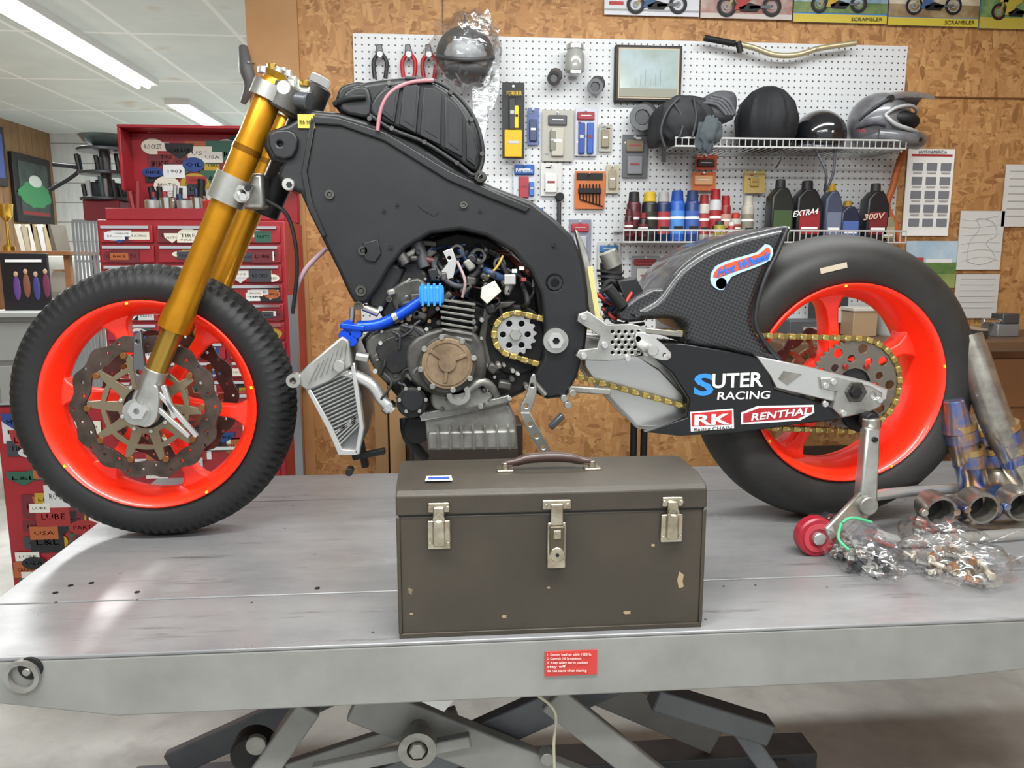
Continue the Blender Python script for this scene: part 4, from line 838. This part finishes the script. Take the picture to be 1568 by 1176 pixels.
# radiator
plate('radiator_tank',[(456,574),(470,560),(524,515),(534,522),(540,560),(505,584),(470,598),(458,590)],1.58,1.84,ALU,.004)
plate('radiator_core',[(468,594),(505,580),(541,560),(553,600),(557,655),(548,694),(520,694),(500,655)],1.60,1.84,C('77797a',.45,.6),.004)
plate('radiator_frame',[(466,592),(472,590),(508,652),(524,688),(548,690),(548,697),(518,697),(502,660)],1.585,1.605,SIL,.002)
plate('radiator_frame',[(536,556),(543,556),(558,655),(550,696),(543,694),(550,652)],1.585,1.605,SIL,.002)
for i in range(18):
    t=i/17;beam('radiator_fin',W(474+42*t,596+88*t,1.594),W(541+11*t,566+100*t-(18*t if t>.8 else 0),1.594),.003,.012,ALU,.0)
for i in range(7): beam('tank_line',W(472+i*9,588-i*5,1.577),W(488+i*7,556-i*5,1.577),.002,.003,ALU2)
ring('radiator_boss',W(453,580,1.6),(0,-1,0),.014,.007,.03,ALU);cylY('radiator_bung',W(520,560,1.58),.012,.012,ALU)
tube('coolant_pipe',[W(x,y,1.60) for x,y in ((500,566),(535,572),(568,588),(585,612),(602,628))],.012,SIL,6,14);ring('pipe_clamp',W(592,620,1.60),Vector((.6,0,-.6)),.0165,.012,.012,CHR)
for x,y in ((537,718),(548,690)): cylY('radiator_foot',W(x,y,1.62),.008,.03,RUB)
beam('lower_bracket',W(540,700,1.66),W(590,690,1.66),.012,.02,DRK,.002);beam('lower_bracket',W(545,640,1.7),W(560,715,1.7),.015,.02,DRK,.002)
tube('sump_hose',[W(620,640,1.66),W(625,670,1.66),W(650,700,1.7)],.012,DRK)
# swing arm pivot and rearset
ring('swingarm_pivot',W(850,521,1.59),(0,-1,0),.026,.012,.012,ALU,32);ring('pivot_inner',W(850,521,1.59),(0,-1,0),.017,.008,.018,SIL,6);cylY('pivot_bore',W(850,521,1.59),.01,.008,DRK)
hs=[(938+i*10+(5 if j%2 else 0),508+j*8,2.4) for i in range(5) for j in range(5)]
plate('rearset_plate',[(884,492),(886,481),(900,476),(930,497),(968,496),(990,502),(985,540),(950,552),(925,553),(890,552),(882,545),(887,536),(914,533),(919,515)],1.565,1.577,ALU,.002,0,hs)
plate('rearset_backing',[(925,500),(985,500),(985,545),(925,550)],1.579,1.583,DRK,0)
plate('rearset_arm',[(975,508),(1000,515),(1028,540),(1022,552),(1000,548),(975,530)],1.555,1.564,SIL,.002,2,[(1018,544,3)])
for x,y in ((893,485),(893,544),(925,528),(975,518),(1018,546),(960,548),(988,540)): cylY('rearset_bolt',W(x,y,1.567),.007,.012,SIL,8)
cyl('foot_peg',W(995,535,1.56),W(1000,537,1.48),.011,ALU)
beam('rearset_bar',W(980,505,1.57),W(1045,512,1.57),.012,.01,C('9a978e',.35,.8),.002)
plate('shift_lever',[(813,577),(820,574),(822,600),(813,630),(800,640),(797,622),(806,605)],1.57,1.58,ALU,.002,2,[(806,622,3),(815,590,3)])
plate('shift_lever',[(797,632),(812,632),(846,695),(826,690),(808,660)],1.565,1.575,ALU,.002,0,[(812,650,3),(822,668,3),(832,685,3)])
cyl('shift_rod',W(818,585,1.58),W(835,605,1.58),.006,ALU);beam('shift_link',W(842,655,1.57),W(862,635,1.57),.012,.02,C('55575a',.4,.6),.003)
for x,y in ((862,608),(875,600),(868,618)): cylY('pivot_bolt',W(x,y,1.6),.008,.02,ALU,8)
beam('linkage',W(835,592,1.6),W(935,600,1.6),.014,.015,ALU2,.003)
# rear shock zone / subframe
plate('seat_mount',[(880,350),(894,372),(906,410),(914,470),(908,492),(900,470),(894,410)],1.62,1.64,ALU,.003,2)
beam('measuring_strip',W(903,408,1.595),W(916,488,1.595),.011,.004,C('b9b478'),.0)
cyl('reservoir',W(930,385,1.68),W(940,410,1.68),.02,ALU2);cyl('shock_body',W(935,400,1.7),W(940,480,1.7),.024,ENG2)
tube('shock_hose',[W(920,450,1.66),W(935,430,1.66),W(960,450,1.66),W(975,480,1.66)],.006,RUB)
for i in range(8): ring('shock_spring',W(934+i,418+i*8,1.7),(0.1,0,1),.03,.024,.005,C('2a2c30'),20)
plate('rear_bracket',[(945,430),(975,425),(985,445),(965,470),(950,490),(935,480),(955,455)],1.64,1.7,BLK,.004)
cyl('peg_black',W(930,440,1.6),W(955,470,1.6),.012,DRK)
for i in range(14):
    x=q.uniform(905,985);y=q.uniform(440,505);tube('rear_wire',[W(x,y,1.64),W(x+q.uniform(-10,20),y+q.uniform(-5,20),1.63),W(x+q.uniform(0,30),y+q.uniform(0,25),1.65)],.004,q.choice([RUB,C('3c3d40'),C('a8322c'),C('2a3a66')]),5,8)
# swingarm
SA=[(893,515),(940,522),(985,530),(1050,530),(1120,540),(1180,552),(1240,568),(1330,585),(1362,598),(1360,618),(1330,632),(1290,640),(1230,648),(1140,662),(1040,669),(975,656),(940,618),(912,588),(893,560)]
shape('swingarm_near',[XZ(SA,1.64)],1.64,1.675,ALU,.006);shape('swingarm_far',[XZ(SA,1.64)],1.775,1.81,ALU,.006)
plate('swingarm_brace',[(895,515),(950,528),(1010,566),(1046,604),(1050,640),(1020,655),(975,652),(940,616),(912,586),(895,560)],1.632,1.645,SIL,.003)
BP=[(978,528),(1045,526),(1110,537),(1172,550),(1186,596),(1262,618),(1290,628),(1310,636),(1280,644),(1230,649),(1140,662),(1040,668),(988,662),(1052,640),(1056,612),(1030,572)]
plate('swingarm_guard',BP,1.585,1.605,M('guard_black','0a0b0d',.3,0,None,None,.3),.003)
plate('swingarm_top_beam',[(1158,545),(1240,562),(1330,584),(1360,596),(1358,612),(1330,622),(1290,618),(1262,612),(1190,594),(1180,575)],1.578,1.605,SIL,.003)
plate('swingarm_recess',[(1200,568),(1228,573),(1206,590),(1192,580)],1.576,1.579,ALU2,.0)
plate('axle_block',[(1256,578),(1282,578),(1335,592),(1352,602),(1350,622),(1330,632),(1290,640),(1275,625),(1282,600),(1258,596)],1.57,1.60,ALU,.003,0,[(1338,606,5)])
cylY('axle_plate',W(1308,600,1.575),.024,.01,ENG2,6);cylY('axle_nut',W(1308,600,1.567),.013,.012,DRK,6);cylY('stand_spool',W(1325,640,1.575),.016,.03,DRK,16)
plate('chain_guard_tab',[(1290,625),(1320,620),(1345,634),(1350,655),(1325,665),(1298,652)],1.60,1.625,DRK,.003,2)
for x,y in ((1263,590),(1275,584),(1290,632),(1262,618),(1345,612)): cylY('block_bolt',W(x,y,1.573),.007,.008,SIL,8)
cyl('axle',RC+Vector((0,.14,0)),RC+Vector((0,-.13,0)),.012,ALU)
text('decal_letter','S',1062,604,1092,604,32,1.584,C('2f86e0'),0,.03);text('decal','UTER',1090,594,1168,591,22,1.584,WHT,0,.02)
text('decal','RACING',1098,612,1178,610,12,1.584,WHT,.1,.012)
plate('decal_red_box',[(1057,631),(1123,626),(1124,656),(1058,661)],1.5835,1.585,WHT,0);plate('decal_red',[(1059,633),(1121,628),(1121,650),(1059,653)],1.583,1.585,C('c02a2a'),0)
text('decal','RK',1063,651,1118,649,16,1.5825,WHT,0,.03);text('decal','Racing CHAIN',1063,660,1120,657,5,1.5825,DRK,0,0)
plate('decal_renthal',[(1135,632),(1160,622),(1246,620),(1247,632),(1225,644),(1135,650)],1.5835,1.585,WHT,0)
plate('decal_renthal_in',[(1138,634),(1162,625),(1244,623),(1243,631),(1222,641),(1138,647)],1.583,1.585,C('a3222a'),0)
text('decal','RENTHAL',1150,644,1240,634,11,1.5825,WHT,.2,.02)
# rear hugger
HG=[(965,482),(985,468),(1010,452),(1040,412),(1080,382),(1130,362),(1170,352),(1205,345),(1210,352),(1196,380),(1178,410),(1165,440),(1155,478),(1158,505),(1175,530),(1196,552),(1170,552),(1110,538),(1055,528),(1050,500),(1030,488),(990,490)]
plate('rear_hugger',HG,1.59,1.85,CAR,.016,3)
tube('hugger_edge',[W(x,y,1.592) for x,y in ((1206,350),(1190,388),(1172,425),(1160,465),(1158,500),(1176,530),(1194,550))],.005,C('26282b',.4),6,8)
plate('hugger_sticker',[(1088,428),(1096,408),(1125,396),(1160,386),(1172,374),(1183,380),(1180,398),(1150,412),(1120,424),(1108,444),(1094,440)],1.586,1.59,C('a8c8e4'),0,2)
plate('sticker_flame',[(1092,424),(1100,410),(1128,399),(1162,389),(1174,379),(1180,384),(1174,397),(1146,409),(1118,418),(1104,424)],1.585,1.588,C('c8502c'),0,2)
text('sticker_text','Hot Wheels',1098,424,1178,396,13,1.5845,C('2a62c4'),.2,.04)
cylY('sticker_ball',W(1104,434,1.588),.012,.002,C('2a5fc4'),20)
plate('hugger_front',[(955,470),(1000,442),(1030,448),(1020,470),(985,492),(950,490)],1.60,1.66,CAR,.006,2)
# ================================================================ REAR STAND
group('paddock_stand')
RS=C('9c2030',.35)
c1=WZ(1247,850,TZ);wc=Vector((c1.x,1.47,TZ+.041))
cylY('wheel_tyre',wc+Vector((0,.014,0)),.041,.028,RS,36);ring('wheel_ring',wc+Vector((0,-.013,0)),(0,-1,0),.03,.02,.004,C('b8404a',.3),30);cylY('wheel_hub',wc+Vector((0,-.01,0)),.013,.014,SIL,16)
beam('upright',W(1333,655,1.535),W(1324,775,1.5),.032,.03,ALU,.005,.04)
cyl('pad_socket',W(1334,640,1.55),W(1334,662,1.55),.018,ALU);cyl('support_pad',W(1334,648,1.56),W(1320,645,1.60),.012,RUB)
cylY('pad_bolt',W(1337,672,1.52),.006,.01,DRK,8)
beam('lower_arm',W(1324,765,1.5),wc+Vector((.015,-.022,.01)),.045,.012,ALU,.004,.03);beam('lower_arm',W(1335,772,1.51),W(1268,835,1.47),.025,.02,ALU,.004)
cylY('joint',W(1322,770,1.5),.02,.025,ALU2)
tube('handle_tube',[W(1330,760,1.52),W(1400,752,1.6),W(1500,748,1.7),W(1640,748,1.75)],.012,C('cfcfcd',.25,.6),5,14)
z_=TZ+.014
tube('base_tube',[(W(1340,800,1.5).x,1.5,TZ+.03),(W(1380,840,1.5).x,1.49,z_),(W(1480,835,1.5).x,1.5,z_),(W(1600,830,1.5).x,1.52,z_)],.013,C('b4b4b0',.3,.5),5,14)
# ================================================================ EXHAUST
group('exhaust_header')
HB=M('heat_blue','4a70b4',.22,.75,(24,'b08a58'));PS=M('port_steel','aaa59b',.28,.8,(30,'868078'));HG2=M('heat_gold','b08a50',.25,.85,(20,'c8b48a'))
def pipe(pts,r,mat=TI): tube('pipe',[W(*p) for p in pts],r,mat,6,20)
for px,py in ((1441,785),(1506,780),(1567,776)):
    w=W(px,py,1.50);r=.034
    rev('port',[(r*.85,.05),(r*.85,0),(r,0),(r*1.05,.012),(r,.025),(r*.95,.05)],w,(0.05,1,.12),PS,36,closed=True)
    cylY('port_bore',w+Vector((0,.045,0)),r*.86,.003,DRK)
    for s in (-1,1): cylY('port_spring_tab',w+Vector((.036*s,.01,0)),.008,.012,TI,10)
pipe([(1445,783,1.55),(1466,778,1.6),(1490,762,1.62),(1488,728,1.62),(1476,690,1.62),(1466,650,1.62)],.031)
pipe([(1510,778,1.55),(1528,758,1.6),(1526,725,1.64),(1510,690,1.66),(1497,640,1.66)],.031)
pipe([(1572,773,1.55),(1575,745,1.58),(1554,700,1.6),(1528,650,1.6),(1509,600,1.62),(1494,555,1.64),(1479,516,1.66)],.034,PS)
pipe([(1400,800,1.62),(1425,808,1.6),(1450,814,1.56),(1490,808,1.56),(1530,814,1.56),(1575,808,1.56)],.024,PS)
for i,(p,ax_) in enumerate((((1473,676,1.62),(-.25,0,1)),((1485,712,1.62),(-.2,0,1)),((1507,680,1.66),(-.3,0,1)),((1521,708,1.64),(-.3,0,1)),((1542,676,1.6),(-.4,0,1)),((1557,708,1.6),(-.4,0,1)))): ring('heat_band',W(*p),ax_,.0352,.026,.028,HB,28);ring('gold_band',W(*p)+Vector(ax_)*.028,ax_,.0345,.026,.014,HG2,28)
cyl('collector',W(1466,662,1.62),W(1460,612,1.62),.033,HB,.022)
tube('bracket_rod',[W(1492,520,1.66),W(1500,560,1.66),W(1540,640,1.7),W(1600,700,1.7)],.008,ALU)
# ================================================================ BAGS OF HARDWARE
def hardware_bag(nm,x0,x1,y0,y1,n,seed,h,cols,rot=0):
    group(nm);q=random.Random(seed);a=WZ(x0,y1-12,TZ);b=WZ(x1,y1-12,TZ);yb=min(WZ((x0+x1)/2,y0,TZ).y,1.60)
    yf=WZ((x0+x1)/2,y1,TZ).y+.01;cx,cy=(a.x+b.x)/2,(yf+yb)/2;rx,ry=(b.x-a.x)/2,(yb-yf)/2
    for i in range(n):
        t=q.uniform(0,6.28);r=q.random()**.6*.72;x=cx+rx*r*math.cos(t);y=cy+ry*r*math.sin(t);z=TZ+q.uniform(.006,h*.55*(1-r*.6));u=q.uniform(0,6.28)
        d=Vector((math.cos(u),math.sin(u),q.uniform(-.2,.2)))*q.uniform(.01,.025)
        p=Vector((x,y,z));m=q.choice(cols)
        cyl('bolt_%d'%i,p,p+d,q.uniform(.003,.006),m,seg=8);cyl('bolt_head_%d'%i,p-d.normalized()*.004,p,.008,m,seg=6)
    ell('bag',Vector((cx,cy,TZ+h*.42)),rx,ry,h*.62,BAG,0,.26,48,-.66)
    return cx,cy,rx,ry
hardware_bag('bag_of_bolts',1298,1408,818,905,60,3,.07,[SIL,ALU2,C('3c3c40',.4,.6),ALU])
plate('bag_flap',[(1290,800),(1312,790),(1345,805),(1380,840),(1340,850),(1310,835)],1.40,1.406,BAG,.002,3)
tube('zip_seal',[W(1288,802,1.39),W(1284,825,1.36),W(1300,842,1.34)],.003,C('4aa878'));tube('zip_seal',[W(1290,800,1.39),W(1305,793,1.39),W(1335,800,1.39)],.003,C('4aa878'))
hardware_bag('bag_of_parts',1430,1580,838,918,44,9,.085,[C('b9a68c',.4,.4),C('6a5c4e'),C('c8c0b0'),ALU2,C('8a5a34')])
plate('bag_flap',[(1415,812),(1440,822),(1500,835),(1568,812),(1575,850),(1500,870),(1440,865)],1.36,1.366,BAG,.002,3)
# ================================================================ TOOL BOX (foreground)
group('tool_box')
bx0,bx1,by0,by1=-.086,.413,1.175,1.375;zs=1.0045;zt2=1.053
box('body',bx0+.003,bx1-.003,by0+.002,by1,TZ,zs,CASE,.004)
prof=[(by0-.001,zs+.001),(by0-.001,1.037),(by0+.008,1.044),(by0+.05,zt2),(by1-.05,zt2),(by1-.008,1.044),(by1+.001,1.037),(by1+.001,zs+.001)]
V=[(x,y,z) for x in (bx0,bx1) for y,z in prof];n=len(prof)
mesh('lid',V,[tuple(range(n)),tuple(range(n,2*n))]+[(i,(i+1)%n,(i+1)%n+n,i+n) for i in range(n)],CASE,25,.0025)
box('seam',bx0+.004,bx1-.004,by0+.0015,by1-.002,zs-.001,zs+.003,DRK)
box('base_lip',bx0+.001,bx1-.001,by0-.0005,by1+.001,TZ,TZ+.008,CASE,.001)
for x in (bx0+.0,bx1-.006): box('corner_strip',x,x+.006,by0-.001,by0+.004,TZ+.008,zs-.001,CASE,.0015)
NK=M('nickel','c9c2b0',.25,.9,(30,'9a8e78'))
def latch(px,big=False):
    x=W(px,800,by0).x
    Yf=by0-.001
    if not big:
        box('latch_top',x-.017,x+.017,Yf-.004,Yf,zs+.006,zs+.022,NK,.003);box('latch_top_tab',x-.009,x+.009,Yf-.008,Yf-.003,zs-.012,zs+.016,NK,.003)
        box('latch_base',x-.018,x+.018,Yf-.004,Yf,zs-.054,zs-.007,NK,.004);box('latch_lever',x-.010,x+.010,Yf-.011,Yf-.003,zs-.048,zs-.004,NK,.004)
        ring('latch_loop',(x,Yf-.008,zs-.002),(0,-1,0),.009,.006,.004,NK,16)
        for s in (-1,1):
            cylY('rivet',(x+s*.014,Yf-.003,zs+.014),.003,.003,NK,10);cylY('rivet',(x+s*.014,Yf-.003,zs-.045),.003,.003,NK,10)
    else:
        box('hasp_top',x-.023,x+.023,Yf-.004,Yf,zs+.006,zs+.022,NK,.002);
        for s in (-1,1): cylY('rivet',(x+s*.017,Yf-.003,zs+.014),.003,.003,NK,10)
        box('hasp_tab',x-.010,x+.010,Yf-.007,Yf-.003,zs-.02,zs+.016,NK,.002)
        box('lock_base',x-.015,x+.015,Yf-.005,Yf,zs-.092,zs-.015,NK,.003);box('lock_flap',x-.012,x+.012,Yf-.010,Yf-.004,zs-.068,zs-.02,C('5a5244',.35,.6),.002)
        cylY('lock_cylinder',(x,Yf-.005,zs-.066),.012,.008,NK,24);cylY('keyhole',(x,Yf-.012,zs-.066),.003,.003,DRK,8);box('lock_slot',x-.006,x+.006,Yf-.0115,Yf-.009,zs-.04,zs-.026,NK,.001)
latch(672);latch(1028);latch(852,True)
ym=(by0+by1)/2-.02
hx0=WZ(772,716,zt2).x;hx1=WZ(905,716,zt2).x
for x in (hx0,hx1): box('handle_plate',x-.014,x+.014,ym-.012,ym+.012,zt2-.001,zt2+.004,NK,.002);cyl('handle_post',(x,ym,zt2),(x,ym,zt2+.014),.006,NK)
tube('handle',[(hx0,ym,zt2+.012),(hx0+.02,ym,zt2+.015),(hx0+.04,ym,zt2+.02),((hx0+hx1)/2,ym,zt2+.022),(hx1-.04,ym,zt2+.02),(hx1-.02,ym,zt2+.015),(hx1,ym,zt2+.012)],.008,M('handle_brown','3c2620',.4,0,None,None,.3),6,14,lambda t:.005+.004*math.sin(math.pi*t))
w=WZ(672,733,zt2);mesh('label',[(w.x-.022,w.y-.01,1.0525),(w.x+.022,w.y-.01,1.0525),(w.x+.02,w.y+.012,1.0545),(w.x-.02,w.y+.012,1.0545)],[(0,1,2,3)],C('d8e0ec'),0)
box('label_ink',w.x-.017,w.x+.017,w.y-.004,w.y+.006,1.0535,1.0548,C('2a4a9a'))
SCR=M('paint_chip','a08a6c',.6)
for x,y,a,b in ((1042,888,10,26),(960,938,12,5),(772,944,8,5),(1000,835,6,4),(840,900,5,3),(630,940,6,3)): 
    plate('paint_chip',[(x-a/2,y),(x-a/6,y-b*.5),(x+a/2,y-b*.3),(x+a/3,y+b*.1),(x+a/2,y+b*.4),(x-a/4,y+b*.5)],by0+.0015,by0+.003,SCR,0)
# ================================================================ world
wd=bpy.data.worlds.new('world');S.world=wd;wd.use_nodes=True
wd.node_tree.nodes['Background'].inputs[0].default_value=(.93,.97,1,1);wd.node_tree.nodes['Background'].inputs[1].default_value=.75
bpy.context.view_layer.update()
for e in GR:
    pts=[o.matrix_world@Vector(c) for o in e.children if o.type=='MESH' for c in o.bound_box]
    if not pts: continue
    c=Vector(((min(p.x for p in pts)+max(p.x for p in pts))/2,(min(p.y for p in pts)+max(p.y for p in pts))/2,min(p.z for p in pts)))
    e.location=c
    for o in e.children: o.matrix_parent_inverse=Matrix.Translation(-c)
